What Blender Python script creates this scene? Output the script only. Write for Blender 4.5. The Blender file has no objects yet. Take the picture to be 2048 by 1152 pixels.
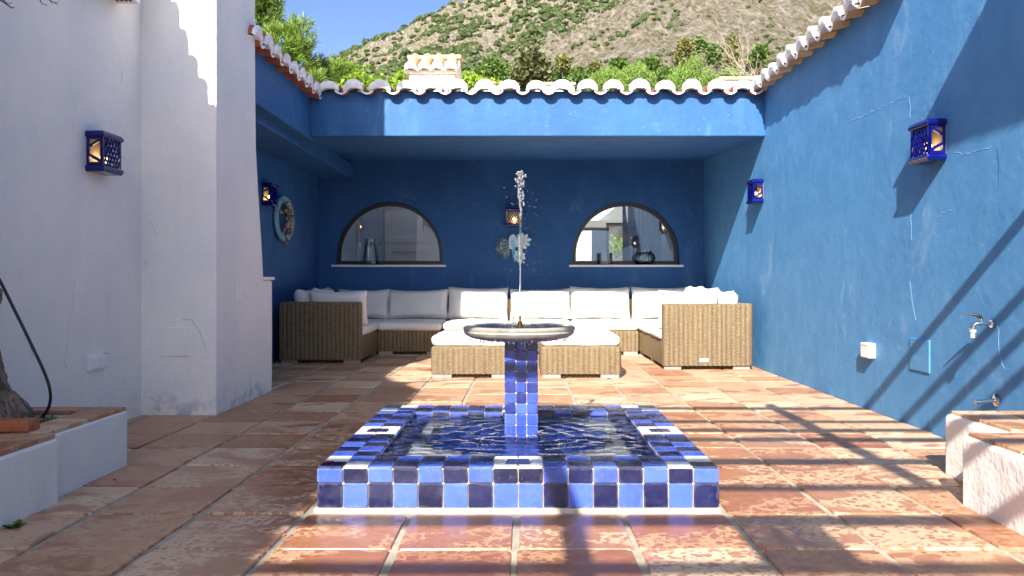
import bpy, bmesh, math, random
import numpy as np
from mathutils import Vector, Matrix, noise
from mathutils.geometry import tessellate_polygon

R = math.radians
random.seed(7)
rng = np.random.default_rng(7)
scene = bpy.context.scene
COL = scene.collection

# ------------------------------------------------------------------ camera, sky, sun, exposure
cam_d = bpy.data.cameras.new('camera')
cam = bpy.data.objects.new('camera', cam_d); COL.objects.link(cam)
cam.location = (0, 0, 1.0); cam.rotation_euler = (R(90), 0, 0)
cam_d.sensor_width = 36.0; cam_d.lens = 1632 / 2048 * 36
cam_d.shift_x = -23 / 2048; cam_d.shift_y = -16 / 2048
cam_d.clip_start = 0.05; cam_d.clip_end = 4000
scene.camera = cam

SUN = Vector((0.25, 1.0, -0.665)).normalized()          # the way the light travels
SUN_EL = math.asin(-SUN.z)
world = bpy.data.worlds.new('World'); scene.world = world; world.use_nodes = True
wn = world.node_tree.nodes; wl = world.node_tree.links
bg = wn['Background']
sky = wn.new('ShaderNodeTexSky'); sky.sky_type = 'NISHITA'; sky.sun_disc = False
sky.sun_elevation = SUN_EL; sky.sun_rotation = math.pi + math.atan2(0.25, 1.0)
sky.air_density = 0.44; sky.dust_density = 1.9; sky.ozone_density = 2.6; sky.altitude = 300
wl.new(sky.outputs[0], bg.inputs[0]); bg.inputs[1].default_value = 0.122

sun_d = bpy.data.lights.new('sun', 'SUN'); sun_d.energy = 4.4; sun_d.angle = R(0.53); sun_d.color = (1.0, 0.94, 0.86)
sun_o = bpy.data.objects.new('sun', sun_d); COL.objects.link(sun_o)
sun_o.rotation_euler = SUN.to_track_quat('-Z', 'Y').to_euler(); sun_o.location = (-5, -20, 15)

scene.view_settings.view_transform = 'Standard'; scene.view_settings.look = 'None'
scene.view_settings.exposure = 1.48; scene.view_settings.gamma = 1.0
scene.view_settings.use_curve_mapping = False
scene.render.engine = 'CYCLES'
cy = scene.cycles
cy.use_denoising = True; cy.max_bounces = 10; cy.diffuse_bounces = 5; cy.glossy_bounces = 4
cy.transparent_max_bounces = 16; cy.transmission_bounces = 8
cy.caustics_reflective = False; cy.caustics_refractive = False; cy.sample_clamp_indirect = 6.0

# ------------------------------------------------------------------ helpers: materials
def lin(h):
    h = h.lstrip('#'); o = []
    for i in (0, 2, 4):
        c = int(h[i:i+2], 16) / 255
        o.append(c / 12.92 if c <= 0.04045 else ((c + 0.055) / 1.055) ** 2.4)
    return (*o, 1.0)

class Mat:
    """small node-graph writer around one Principled BSDF"""
    def __init__(s, name, color=(0.5, 0.5, 0.5), rough=0.6, metal=0.0, spec=0.5):
        s.m = bpy.data.materials.new(name); s.m.use_nodes = True
        s.t = s.m.node_tree; s.n = s.t.nodes; s.l = s.t.links
        s.b = s.n['Principled BSDF']
        s.set('Base Color', (*color[:3], 1)); s.set('Roughness', rough); s.set('Metallic', metal); s.set('Specular IOR Level', spec)
        s._pos = None
    def set(s, k, v):
        if hasattr(v, 'is_linked') or isinstance(v, bpy.types.NodeSocket): s.l.new(v, s.b.inputs[k])
        else: s.b.inputs[k].default_value = v
    def pos(s):
        if s._pos is None: s._pos = s.n.new('ShaderNodeNewGeometry').outputs['Position']
        return s._pos
    def objco(s): return s.n.new('ShaderNodeTexCoord').outputs['Object']
    def rand(s): return s.n.new('ShaderNodeObjectInfo').outputs['Random']
    def link(s, a, sock):
        if isinstance(a, bpy.types.NodeSocket): s.l.new(a, sock)
        else: sock.default_value = a
    def scale(s, vec, sc, off=(0, 0, 0)):
        n = s.n.new('ShaderNodeMapping'); s.l.new(vec, n.inputs[0])
        n.inputs['Scale'].default_value = sc; n.inputs['Location'].default_value = off
        return n.outputs[0]
    def noise(s, vec=None, scale=5, detail=4, rough=0.55, dist=0.0):
        n = s.n.new('ShaderNodeTexNoise'); s.l.new(vec if vec is not None else s.pos(), n.inputs['Vector'])
        n.inputs['Scale'].default_value = scale; n.inputs['Detail'].default_value = detail
        n.inputs['Roughness'].default_value = rough; n.inputs['Distortion'].default_value = dist
        return n.outputs[0]
    def voro(s, vec=None, scale=5, out='Distance', feature='F1', rnd=1.0):
        n = s.n.new('ShaderNodeTexVoronoi'); s.l.new(vec if vec is not None else s.pos(), n.inputs['Vector'])
        n.feature = feature
        n.inputs['Scale'].default_value = scale; n.inputs['Randomness'].default_value = rnd
        return n.outputs[out]
    def ramp(s, fac, stops, interp='LINEAR'):
        n = s.n.new('ShaderNodeValToRGB'); s.l.new(fac, n.inputs[0]); cr = n.color_ramp; cr.interpolation = interp
        while len(cr.elements) < len(stops): cr.elements.new(0.5)
        for e, (p, c) in zip(cr.elements, stops):
            e.position = p; e.color = (*c[:3], 1) if not isinstance(c, (int, float)) else (c, c, c, 1)
        return n.outputs[0]
    def mix(s, fac, a, b, mode='MIX'):
        n = s.n.new('ShaderNodeMix'); n.data_type = 'RGBA'; n.blend_type = mode
        s.link(fac, n.inputs[0])
        for v, k in ((a, 6), (b, 7)):
            if isinstance(v, bpy.types.NodeSocket): s.l.new(v, n.inputs[k])
            else: n.inputs[k].default_value = (*v[:3], 1) if not isinstance(v, (int, float)) else (v, v, v, 1)
        return n.outputs[2]
    def math(s, op, a, b=0.0, clamp=False):
        n = s.n.new('ShaderNodeMath'); n.operation = op; n.use_clamp = clamp
        s.link(a, n.inputs[0]); s.link(b, n.inputs[1])
        return n.outputs[0]
    def sep(s, vec):
        n = s.n.new('ShaderNodeSeparateXYZ'); s.l.new(vec, n.inputs[0]); return n.outputs
    def bump(s, h, strength=0.3, dist=0.01):
        n = s.n.new('ShaderNodeBump'); n.inputs['Strength'].default_value = strength; n.inputs['Distance'].default_value = dist
        s.l.new(h, n.inputs['Height']); s.l.new(n.outputs[0], s.b.inputs['Normal']); return n.outputs[0]

def plain(name, color, rough=0.6, metal=0.0, var=0.0, scale=8, bump=0.0, bscale=60):
    m = Mat(name, color, rough, metal)
    if var:
        f = m.noise(None, scale, 4)
        c0 = tuple(max(0, c * (1 - var)) for c in color[:3]); c1 = tuple(min(1, c * (1 + var)) for c in color[:3])
        m.set('Base Color', m.ramp(f, [(0.3, c0), (0.7, c1)]))
    if bump: m.bump(m.noise(None, bscale, 3), bump, 0.004)
    return m.m

# white lime-washed stucco
def white_stucco(name, base=(0.88, 0.84, 0.775), dirt=True):
    m = Mat(name, base, 0.85, spec=0.25)
    n1 = m.noise(None, 1.3, 5, 0.6); n2 = m.noise(None, 7, 5, 0.65)
    c = m.mix(m.ramp(n1, [(0.35, 0), (0.75, 1)]), base, (0.74, 0.73, 0.72))
    st = m.noise(m.scale(m.pos(), (9, 9, 0.7)), 1.0, 4, 0.6)
    c = m.mix(m.math('MULTIPLY', m.ramp(st, [(0.55, 0), (0.75, 1)]), 0.15), c, (0.66, 0.65, 0.64))
    if dirt:
        z = m.sep(m.pos())[2]
        low = m.math('SUBTRACT', 1.0, m.math('MULTIPLY', z, 4.5), True)
        dm = m.math('MULTIPLY', low, m.ramp(n2, [(0.52, 0), (0.62, 1)]))
        c = m.mix(m.math('MULTIPLY', dm, 0.7), c, (0.36, 0.37, 0.45))
        sp = m.ramp(m.noise(None, 3.1, 6, 0.7, 0.6), [(0.66, 0), (0.72, 1)])
        c = m.mix(m.math('MULTIPLY', sp, 0.35), c, (0.5, 0.49, 0.48))
        sc = m.ramp(m.noise(m.scale(m.pos(), (1, 1, 2.5)), 4.2, 7, 0.75, 0.9), [(0.69, 0), (0.72, 1)])
        c = m.mix(m.math('MULTIPLY', sc, 0.4), c, (0.42, 0.41, 0.42))
    m.set('Base Color', c)
    h = m.math('ADD', m.math('MULTIPLY', m.noise(None, 2.6, 4, 0.5), 1.2), m.math('ADD', m.math('MULTIPLY', n2, 0.5), m.math('MULTIPLY', m.noise(None, 40, 3), 0.22)))
    m.bump(h, 0.5, 0.03)
    return m.m

def blue_stucco(name, worn=1.0, base='#2d6096', dark='#265486', pale='#4378aa', bd=0.016):
    B, D, P = lin(base), lin(dark), lin(pale)
    m = Mat(name, B, 0.62, spec=0.3)
    n1 = m.noise(None, 0.9, 6, 0.62, 0.4); n2 = m.noise(None, 4.5, 6, 0.65, 0.3)
    c = m.mix(m.ramp(n1, [(0.32, 0), (0.68, 1)]), D, B)
    c = m.mix(m.math('MULTIPLY', m.ramp(n2, [(0.42, 0), (0.80, 1)]), 0.35 * worn), c, P)
    st = m.noise(m.scale(m.pos(), (4, 4, 0.9)), 1.0, 6, 0.65)
    c = m.mix(m.math('MULTIPLY', m.ramp(st, [(0.52, 0), (0.78, 1)]), 0.28 * worn), c, lin('#6b9bc8'))
    sp = m.ramp(m.noise(m.scale(m.pos(), (1, 1, 0.6)), 2.3, 7, 0.72, 0.8), [(0.58, 0), (0.74, 1)])
    c = m.mix(m.math('MULTIPLY', sp, 0.35 * worn), c, lin('#9fbcd8'))
    fl = m.ramp(m.noise(None, 26, 3, 0.5), [(0.70, 0), (0.74, 1)])
    c = m.mix(m.math('MULTIPLY', fl, 0.35 * worn), c, lin('#9db6cf'))
    m.set('Base Color', c)
    tro = m.noise(m.scale(m.pos(), (1, 1, 1.2)), 6.5, 6, 0.6, 0.35)
    h = m.math('ADD', m.math('MULTIPLY', m.noise(None, 1.7, 4), 1.0), m.math('ADD', m.math('MULTIPLY', tro, 0.9), m.math('MULTIPLY', m.noise(None, 55, 3), 0.12)))
    m.bump(h, 0.5, bd)
    return m.m

# terracotta floor tiles, wet round the fountain
def terracotta(name):
    m = Mat(name, (0.5, 0.28, 0.16), 0.55)
    r = m.rand()
    base = m.ramp(r, [(0.0, lin('#9c6f51')), (0.2, lin('#cbad8d')), (0.4, lin('#ac8364')), (0.6, lin('#d4c1a5')), (0.8, lin('#bf9b7c')), (1.0, lin('#905f44'))])
    rv = m.n.new('ShaderNodeCombineXYZ'); m.l.new(m.math('MULTIPLY', r, 37.0), rv.inputs[0]); m.l.new(m.math('MULTIPLY', r, 91.0), rv.inputs[1])
    va = m.n.new('ShaderNodeVectorMath'); va.operation = 'ADD'; m.l.new(m.pos(), va.inputs[0]); m.l.new(rv.outputs[0], va.inputs[1])
    tp = va.outputs[0]
    base = m.mix(m.math('MULTIPLY', m.ramp(m.noise(tp, 5, 5, 0.6, 0.5), [(0.35, 0), (0.7, 1)]), 0.40), base, lin('#ad7757'))
    base = m.mix(m.math('MULTIPLY', m.ramp(m.noise(tp, 14, 4, 0.6), [(0.45, 0), (0.7, 1)]), 0.45), base, lin('#cfb08a'))
    x, y, z = m.sep(m.pos())
    # distance to the fountain centre (-0.02, 4.4): wetter close to it
    dx = m.math('SUBTRACT', x, 0.05); dy = m.math('MULTIPLY', m.math('SUBTRACT', y, 4.5), 0.8)
    d = m.math('SQRT', m.math('ADD', m.math('MULTIPLY', dx, dx), m.math('MULTIPLY', dy, dy)))
    near = m.ramp(m.math('MULTIPLY', d, 0.25), [(0.20, 1.0), (0.36, 0.62), (0.55, 0.30), (0.9, 0.08)])
    # splashed drops: cells of several sizes, more of them where it is wetter
    sp = m.scale(m.pos(), (1, 1, 0))
    warp = m.n.new('ShaderNodeVectorMath'); warp.operation = 'ADD'; m.l.new(sp, warp.inputs[0])
    nw = m.n.new('ShaderNodeTexNoise'); nw.inputs['Scale'].default_value = 30; m.l.new(sp, nw.inputs['Vector'])
    ws = m.n.new('ShaderNodeVectorMath'); ws.operation = 'SCALE'; m.l.new(nw.outputs['Color'], ws.inputs[0]); ws.inputs['Scale'].default_value = 0.035
    m.l.new(ws.outputs[0], warp.inputs[1]); wp = warp.outputs[0]
    v1 = m.voro(wp, 26); v2 = m.voro(wp, 44)
    k1 = m.voro(wp, 26, 'Color'); k2 = m.voro(wp, 44, 'Color')
    g1 = m.math('LESS_THAN', v1, m.math('MULTIPLY', m.math('MULTIPLY', m.sep(k1)[0], m.math('ADD', near, 0.16)), 0.78))
    g2 = m.math('LESS_THAN', v2, m.math('MULTIPLY', m.math('MULTIPLY', m.sep(k2)[1], m.math('ADD', near, 0.12)), 0.78))
    drops = m.math('MAXIMUM', g1, g2)
    # soaked patches with a soft, ragged edge (long across the view where water has run)
    pn = m.noise(m.scale(tp, (1.0, 1.7, 1)), 2.6, 5, 0.62, 0.7)
    pat = m.ramp(m.math('ADD', pn, m.math('MULTIPLY', near, 0.14)), [(0.58, 0), (0.62, 1)])
    wet = m.math('MAXIMUM', m.math('MULTIPLY', drops, 0.9), m.math('MULTIPLY', pat, 0.78))
    c = m.mix(m.math('MULTIPLY', wet, 0.92), base, m.mix(0.45, m.mix(1.0, base, (0.62, 0.38, 0.25), 'MULTIPLY'), lin('#96542f')))
    lime = m.ramp(m.noise(None, 9, 6, 0.7, 0.5), [(0.66, 0), (0.74, 1)])
    c = m.mix(m.math('MULTIPLY', lime, 0.35), c, lin('#cdbba3'))
    spk = m.ramp(m.noise(None, 120, 2), [(0.68, 0), (0.74, 1)])
    c = m.mix(m.math('MULTIPLY', spk, 0.3), c, lin('#5d3b2b'))
    m.set('Base Color', c)
    rg = m.n.new('ShaderNodeMapRange'); m.l.new(wet, rg.inputs[0]); rg.inputs[3].default_value = 0.62; rg.inputs[4].default_value = 0.26
    m.set('Roughness', rg.outputs[0])
    h = m.math('ADD', m.noise(None, 7, 4), m.math('MULTIPLY', m.noise(None, 60, 4), 0.25))
    m.bump(h, 0.35, 0.008)
    return m.m

def glaze(name, color, var=0.28, rough=0.12):
    m = Mat(name, color, rough)
    r = m.rand()
    c0 = tuple(c * (1 - var) for c in color[:3]); c1 = tuple(min(1, c * (1 + var)) for c in color[:3])
    c = m.ramp(r, [(0, c0), (1, c1)])
    oc = m.objco()
    st = m.noise(m.scale(m.pos(), (40, 6, 8)), 1.0, 4, 0.6)
    c = m.mix(m.math('MULTIPLY', m.ramp(st, [(0.5, 0), (0.8, 1)]), 0.35), c, tuple(min(1, x * 1.25 + 0.02) for x in color[:3]))
    sc = m.ramp(m.noise(None, 30, 5, 0.75, 0.5), [(0.66, 0), (0.72, 1)])
    c = m.mix(m.math('MULTIPLY', sc, 0.4), c, (0.42, 0.42, 0.5))
    gx, gy, gz = m.sep(m.n.new('ShaderNodeTexCoord').outputs['Generated'])
    ex = m.math('ABSOLUTE', m.math('SUBTRACT', gx, 0.5)); ey = m.math('ABSOLUTE', m.math('SUBTRACT', gy, 0.5)); ed = m.math('MULTIPLY', m.math('MAXIMUM', ex, ey), 2.0)
    blot = m.ramp(m.noise(None, 9, 5, 0.65, 0.6), [(0.42, 0), (0.66, 1)])
    c = m.mix(m.math('MULTIPLY', blot, 0.35), c, tuple(min(1, x * 1.5 + 0.03) for x in color[:3]))
    dk = m.ramp(m.noise(None, 13, 4, 0.6), [(0.55, 0), (0.75, 1)])
    c = m.mix(m.math('MULTIPLY', dk, 0.45), c, tuple(x * 0.55 for x in color[:3]))
    wn = m.math('MULTIPLY', m.math('SUBTRACT', m.noise(None, 34, 3), 0.5), 0.55)
    edge = m.ramp(m.math('ADD', ed, wn), [(0.86, 0), (0.97, 1)])
    c = m.mix(m.math('MULTIPLY', edge, 0.45), c, tuple(min(1, x * 1.2 + 0.10) for x in color[:3]))
    big = m.math('MULTIPLY', m.math('SUBTRACT', m.noise(None, 12, 3), 0.5), 0.9)
    chip = m.ramp(m.math('ADD', ed, big), [(1.10, 0), (1.13, 1)])
    c = m.mix(chip, c, lin('#cbb391'))
    m.set('Base Color', c)
    rr = m.ramp(m.noise(None, 18, 4), [(0.35, rough), (0.7, rough + 0.22)])
    m.set('Roughness', rr)
    m.bump(m.noise(None, 22, 3), 0.12, 0.006)
    return m.m

def wicker(name):
    m = Mat(name, (0.5, 0.35, 0.2), 0.55)
    p = m.pos(); x, y, z = m.sep(p)
    u = m.math('ADD', x, y)
    F = 2 * math.pi / 0.0155
    row = m.math('SINE', m.math('MULTIPLY', z, F))
    colw = m.math('SINE', m.math('MULTIPLY', u, 2 * math.pi / 0.053))
    stag = m.math('SIGN', colw)
    weave = m.math('MULTIPLY', row, stag)
    fib = m.noise(m.scale(p, (14, 14, 120)), 1.0, 3, 0.6)
    fib2 = m.noise(m.scale(p, (22, 22, 6)), 1.0, 3, 0.6)
    c = m.ramp(fib, [(0.30, lin('#6b5943')), (0.5, lin('#857456')), (0.68, lin('#a08e6d'))])
    c = m.mix(m.math('MULTIPLY', m.ramp(fib2, [(0.45, 0), (0.7, 1)]), 0.5), c, lin('#837868'))
    rib_shade = m.ramp(m.math('MULTIPLY', m.math('ADD', colw, 1.0), 0.5), [(0.10, 1), (0.5, 0)])  # bands painted darker as shade between ribs, which frontal sun barely shows
    c = m.mix(m.math('MULTIPLY', rib_shade, 0.6), c, lin('#66543c'))
    strand = m.noise(m.scale(p, (70, 70, 2.5)), 1.0, 2, 0.5)
    c = m.mix(m.math('MULTIPLY', m.ramp(strand, [(0.48, 0), (0.6, 1)]), 0.35), c, lin('#a39166'))
    dk = m.ramp(m.math('MULTIPLY', m.math('ADD', weave, 1.0), 0.5), [(0.0, 1), (0.32, 0)])
    c = m.mix(m.math('MULTIPLY', dk, 0.62), c, lin('#4d3318'))
    m.set('Base Color', c)
    m.bump(weave, 0.7, 0.006)
    return m.m

def fabric(name, base=(0.68, 0.66, 0.635)):
    m = Mat(name, base, 0.9, spec=0.15)
    m.set('Sheen Weight', 0.15)
    n = m.noise(None, 3, 5, 0.6)
    c = m.mix(m.ramp(n, [(0.4, 0), (0.7, 1)]), base, (0.75, 0.72, 0.68))
    st = m.ramp(m.noise(None, 16, 5, 0.7), [(0.70, 0), (0.76, 1)])
    c = m.mix(m.math('MULTIPLY', st, 0.25), c, (0.6, 0.55, 0.5))
    m.set('Base Color', c)
    h = m.math('ADD', m.math('MULTIPLY', m.noise(m.scale(m.pos(), (1, 1, 2.2)), 6, 4, 0.55, 1.0), 1.0), m.math('MULTIPLY', m.noise(None, 300, 2), 0.05))
    m.bump(h, 0.4, 0.02)
    return m.m

def leafmat(name, a, b, trans=0.25):
    m = Mat(name, a, 0.55, spec=0.3)
    n = m.noise(None, 4, 3)
    c = m.mix(m.ramp(n, [(0.35, 0), (0.65, 1)]), a, b)
    g = m.n.new('ShaderNodeNewGeometry').outputs['Random Per Island']
    c = m.mix(m.math('MULTIPLY', g, 0.6), c, tuple(x * 1.5 for x in b[:3]))
    m.set('Base Color', c)
    t = m.n.new('ShaderNodeBsdfTranslucent'); m.l.new(c, t.inputs[0])
    mx = m.n.new('ShaderNodeMixShader'); mx.inputs[0].default_value = trans
    out = m.n['Material Output']
    m.l.new(m.b.outputs[0], mx.inputs[1]); m.l.new(t.outputs[0], mx.inputs[2]); m.l.new(mx.outputs[0], out.inputs[0])
    return m.m

def clear(name, tint=(1, 1, 1), rough=0.0, refl=1.0, ior=1.45, refract=0.0, bumpf=None, base=0.0):
    """a see-through surface: light passes straight, reflections by Fresnel (and a share refracted)"""
    m = bpy.data.materials.new(name); m.use_nodes = True; n = m.node_tree.nodes; l = m.node_tree.links
    n.remove(n['Principled BSDF']); out = n['Material Output']
    tr = n.new('ShaderNodeBsdfTransparent'); tr.inputs[0].default_value = (*tint, 1)
    gl = n.new('ShaderNodeBsdfGlossy'); gl.inputs['Roughness'].default_value = rough; gl.inputs[0].default_value = (refl, refl, refl, 1)
    fr = n.new('ShaderNodeFresnel'); fr.inputs[0].default_value = ior
    mx = n.new('ShaderNodeMixShader')
    src = tr.outputs[0]; nrm = None
    if bumpf: nrm = bumpf(n, l)
    if refract:
        rf = n.new('ShaderNodeBsdfRefraction'); rf.inputs['IOR'].default_value = 1.33; rf.inputs['Roughness'].default_value = 0.02; rf.inputs[0].default_value = (*tint, 1)
        m2 = n.new('ShaderNodeMixShader'); m2.inputs[0].default_value = refract
        l.new(tr.outputs[0], m2.inputs[1]); l.new(rf.outputs[0], m2.inputs[2]); src = m2.outputs[0]
        if nrm: l.new(nrm, rf.inputs['Normal'])
    if nrm:
        l.new(nrm, gl.inputs['Normal']); l.new(nrm, fr.inputs['Normal'])
    f = fr.outputs[0]
    if base:
        a = n.new('ShaderNodeMath'); a.operation = 'ADD'; a.use_clamp = True; a.inputs[1].default_value = base; l.new(f, a.inputs[0]); f = a.outputs[0]
    l.new(f, mx.inputs[0]); l.new(src, mx.inputs[1]); l.new(gl.outputs[0], mx.inputs[2]); l.new(mx.outputs[0], out.inputs[0])
    return m

def emit(name, color, strength):
    m = Mat(name, color, 0.4); m.set('Emission Color', (*color[:3], 1)); m.set('Emission Strength', strength); return m.m

# ------------------------------------------------------------------ helpers: meshes and objects
class MB:
    def __init__(s): s.v = []; s.f = []; s.m = []
    def add(s, vs, fs, mi=0):
        o = len(s.v); s.v += [tuple(p) for p in vs]
        for q in fs: s.f.append(tuple(i + o for i in q)); s.m.append(mi)
        return s
    def box(s, x0, x1, y0, y1, z0, z1, mi=0):
        return s.add([(x0, y0, z0), (x1, y0, z0), (x1, y1, z0), (x0, y1, z0), (x0, y0, z1), (x1, y0, z1), (x1, y1, z1), (x0, y1, z1)],
                     [(0, 3, 2, 1), (4, 5, 6, 7), (0, 1, 5, 4), (1, 2, 6, 5), (2, 3, 7, 6), (3, 0, 4, 7)], mi)
    def prism(s, loops, a, b, plane='xz', mi=0, mi_side=None, hole_mi=None):
        """extrude outline (with holes) from a to b along the axis left out of plane"""
        ax = {'xz': lambda p, t: (p[0], t, p[1]), 'yz': lambda p, t: (t, p[0], p[1]), 'xy': lambda p, t: (p[0], p[1], t)}[plane]
        flat = [p for lp in loops for p in lp]
        tri = tessellate_polygon([[Vector((p[0], p[1], 0)) for p in lp] for lp in loops])
        n = len(flat)
        s.add([ax(p, a) for p in flat] + [ax(p, b) for p in flat], [tuple(t) for t in tri] + [tuple(i + n for i in reversed(t)) for t in tri], mi)
        o = 0; base = len(s.v) - 2 * n
        for k, lp in enumerate(loops):
            L = len(lp)
            for i in range(L):
                j = (i + 1) % L
                s.f.append((base + o + i, base + o + j, base + n + o + j, base + n + o + i))
                s.m.append((mi_side if mi_side is not None else mi) if k == 0 or hole_mi is None else hole_mi)
            o += L
        return s
    def tube(s, pts, rad, n=8, mi=0, caps=True):
        pts = [Vector(p) for p in pts]; N = len(pts)
        if not hasattr(rad, '__len__'): rad = [rad] * N
        vs = []; up = Vector((0, 0, 1)); prev = None
        for i, p in enumerate(pts):
            t = (pts[min(i + 1, N - 1)] - pts[max(i - 1, 0)]).normalized()
            if prev is None:
                a = t.cross(up)
                if a.length < 0.1: a = t.cross(Vector((1, 0, 0)))
            else:
                a = prev - t * prev.dot(t)
            a.normalize(); prev = a; b = t.cross(a)
            for k in range(n):
                q = 2 * math.pi * k / n
                vs.append(p + (a * math.cos(q) + b * math.sin(q)) * rad[i])
        fs = []
        for i in range(N - 1):
            for k in range(n):
                k2 = (k + 1) % n
                fs.append((i * n + k, i * n + k2, (i + 1) * n + k2, (i + 1) * n + k))
        if caps: fs += [tuple(range(n - 1, -1, -1)), tuple((N - 1) * n + k for k in range(n))]
        return s.add(vs, fs, mi)
    def lathe(s, prof, n=24, c=(0, 0, 0), mi=0, flute=0.0, nf=12):
        vs = []; fs = []; P = len(prof)
        for k in range(n):
            a = 2 * math.pi * k / n; fl = 1 + flute * math.cos(nf * a)
            for r, z in prof: vs.append((c[0] + r * fl * math.cos(a), c[1] + r * fl * math.sin(a), c[2] + z))
        for k in range(n):
            k2 = (k + 1) % n
            for i in range(P - 1): fs.append((k * P + i, k2 * P + i, k2 * P + i + 1, k * P + i + 1))
        return s.add(vs, fs, mi)
    def ball(s, c, r, nu=10, nv=6, mi=0, sz=1.0):
        prof = [(max(1e-4, r * math.sin(math.pi * i / nv)), -r * sz * math.cos(math.pi * i / nv)) for i in range(nv + 1)]
        return s.lathe(prof, nu, c, mi)
    def octa(s, c, r, h=None, mi=0):
        h = h or r; x, y, z = c
        return s.add([(x + r, y, z), (x, y + r, z), (x - r, y, z), (x, y - r, z), (x, y, z + h), (x, y, z - h)],
                     [(0, 1, 4), (1, 2, 4), (2, 3, 4), (3, 0, 4), (1, 0, 5), (2, 1, 5), (3, 2, 5), (0, 3, 5)], mi)
    def mesh(s, name, mats, smooth=None):
        me = bpy.data.meshes.new(name); me.from_pydata(s.v, [], s.f); me.validate()
        for m in mats: me.materials.append(m)
        if len(mats) > 1 and len(me.polygons) == len(s.m): me.polygons.foreach_set('material_index', s.m)
        bm = bmesh.new(); bm.from_mesh(me); bmesh.ops.recalc_face_normals(bm, faces=bm.faces); bm.to_mesh(me); bm.free()
        if smooth:
            me.polygons.foreach_set('use_smooth', [True] * len(me.polygons))
            me.set_sharp_from_angle(angle=R(smooth))
        return me
    def build(s, name, mats, parent=None, smooth=None, loc=None, rot=None):
        mats = mats if isinstance(mats, (list, tuple)) else [mats]
        return put(name, s.mesh(name, mats, smooth), parent, loc, rot)

ROOTM = {}
def put(name, me, parent=None, loc=None, rot=None):
    o = bpy.data.objects.new(name, me); COL.objects.link(o)
    if loc is not None: o.location = loc
    if rot is not None: o.rotation_euler = rot
    if parent is not None:
        o.parent = parent
        if parent.name in ROOTM: o.matrix_parent_inverse = ROOTM[parent.name]
    return o
def tag(o, label=None, cat=None, group=None, kind=None):
    if label: o['label'] = label
    if cat: o['category'] = cat
    if group: o['group'] = group
    if kind: o['kind'] = kind
    return o
def thing(name, label, cat, loc=(0, 0, 0), rz=0.0, group=None, world=False):
    """an Empty at the thing's base; world=True: parts are given in world coordinates"""
    o = bpy.data.objects.new(name, None); COL.objects.link(o); o.empty_display_size = 0.2
    o.location = loc; o.rotation_euler = (0, 0, rz)
    tag(o, label, cat, group)
    if world: ROOTM[o.name] = (Matrix.Translation(loc) @ Matrix.Rotation(rz, 4, 'Z')).inverted()
    return o
def kids(o): return [c for c in bpy.data.objects if c.parent == o]
def copy_tree(o, loc, rz, label, group=None):
    cmap = {}
    for c in bpy.data.objects: cmap.setdefault(c.parent, []).append(c)
    def rec(a, par):
        b = a.copy(); COL.objects.link(b)
        if par is not None: b.parent = par
        for ch in cmap.get(a, []): rec(ch, b)
        return b
    r = rec(o, None); r.location = loc; r.rotation_euler = (0, 0, rz); r['label'] = label
    if group: r['group'] = group
    return r
def bevel(o, w=0.015, seg=2, ang=40):
    b = o.modifiers.new('bevel', 'BEVEL'); b.width = w; b.segments = seg; b.limit_method = 'ANGLE'; b.angle_limit = R(ang); b.harden_normals = False
    return o
def px(u, v, Y): return Vector(((u - 1047) / 1632 * Y, Y, 1 + (560 - v) / 1632 * Y))
# ------------------------------------------------------------------ materials
M = {}
M['white'] = white_stucco('white_stucco')
M['white_bed'] = white_stucco('white_stucco_planter', dirt=False)
M['white_plain'] = plain('white_paint', (0.80, 0.79, 0.78), 0.6, var=0.05, scale=12, bump=0.3, bscale=40)
M['white_trim'] = plain('white_marble', (0.82, 0.80, 0.78), 0.35)
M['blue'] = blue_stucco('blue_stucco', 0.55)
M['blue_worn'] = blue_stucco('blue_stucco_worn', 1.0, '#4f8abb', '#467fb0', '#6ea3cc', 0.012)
M['terracotta'] = terracotta('terracotta_tile')
M['mortar'] = plain('mortar', lin('#a49b8b'), 0.9, var=0.25, scale=14, bump=0.5, bscale=50)
M['clay_tile'] = plain('roof_clay', lin('#a9623f'), 0.75, var=0.35, scale=9, bump=0.4, bscale=50)
M['clay_pale'] = plain('roof_clay_pale', lin('#c9ab82'), 0.75, var=0.28, scale=7, bump=0.4, bscale=50)
M['lime'] = plain('lime_mortar', (0.80, 0.79, 0.77), 0.85, var=0.16, scale=11, bump=0.6, bscale=35)
M['black'] = plain('black_frame', (0.018, 0.018, 0.02), 0.35)
M['light'] = glaze('glaze_light_blue', lin('#405ab6'), 0.22, 0.14)
M['mid'] = glaze('glaze_mid_blue', lin('#2f47a4'), 0.25, 0.14)
M['navy'] = glaze('glaze_navy', lin('#10153e'), 0.45, 0.12)
M['deep'] = glaze('glaze_deep_blue', lin('#1f2b70'), 0.35, 0.13)
M['white_tile'] = glaze('glaze_white', (0.66, 0.67, 0.68), 0.12, 0.14)
M['grout'] = plain('grout', lin('#bcab8c'), 0.9, var=0.2, scale=25, bump=0.3)
M['wicker'] = wicker('wicker')
M['fabric'] = fabric('cushion_fabric')
M['foot'] = plain('grey_foot', lin('#8f8884'), 0.5)
M['dark'] = plain('dark_void', (0.03, 0.024, 0.02), 0.9)
M['cobalt'] = plain('cobalt_glaze', lin('#0b1060'), 0.08, var=0.35, scale=20)
M['cream'] = plain('cream_inside', lin('#d8c29a'), 0.6)
M['bulb'] = emit('bulb_glow', (1.0, 0.66, 0.30), 3.2)
M['chrome'] = plain('chrome', (0.75, 0.74, 0.72), 0.22, 1.0)
M['plastic'] = plain('white_plastic', (0.82, 0.81, 0.79), 0.35)
M['glass'] = clear('window_glass', (0.93, 0.96, 0.96), 0.0, 1.0, 1.52, base=0.13)
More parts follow.
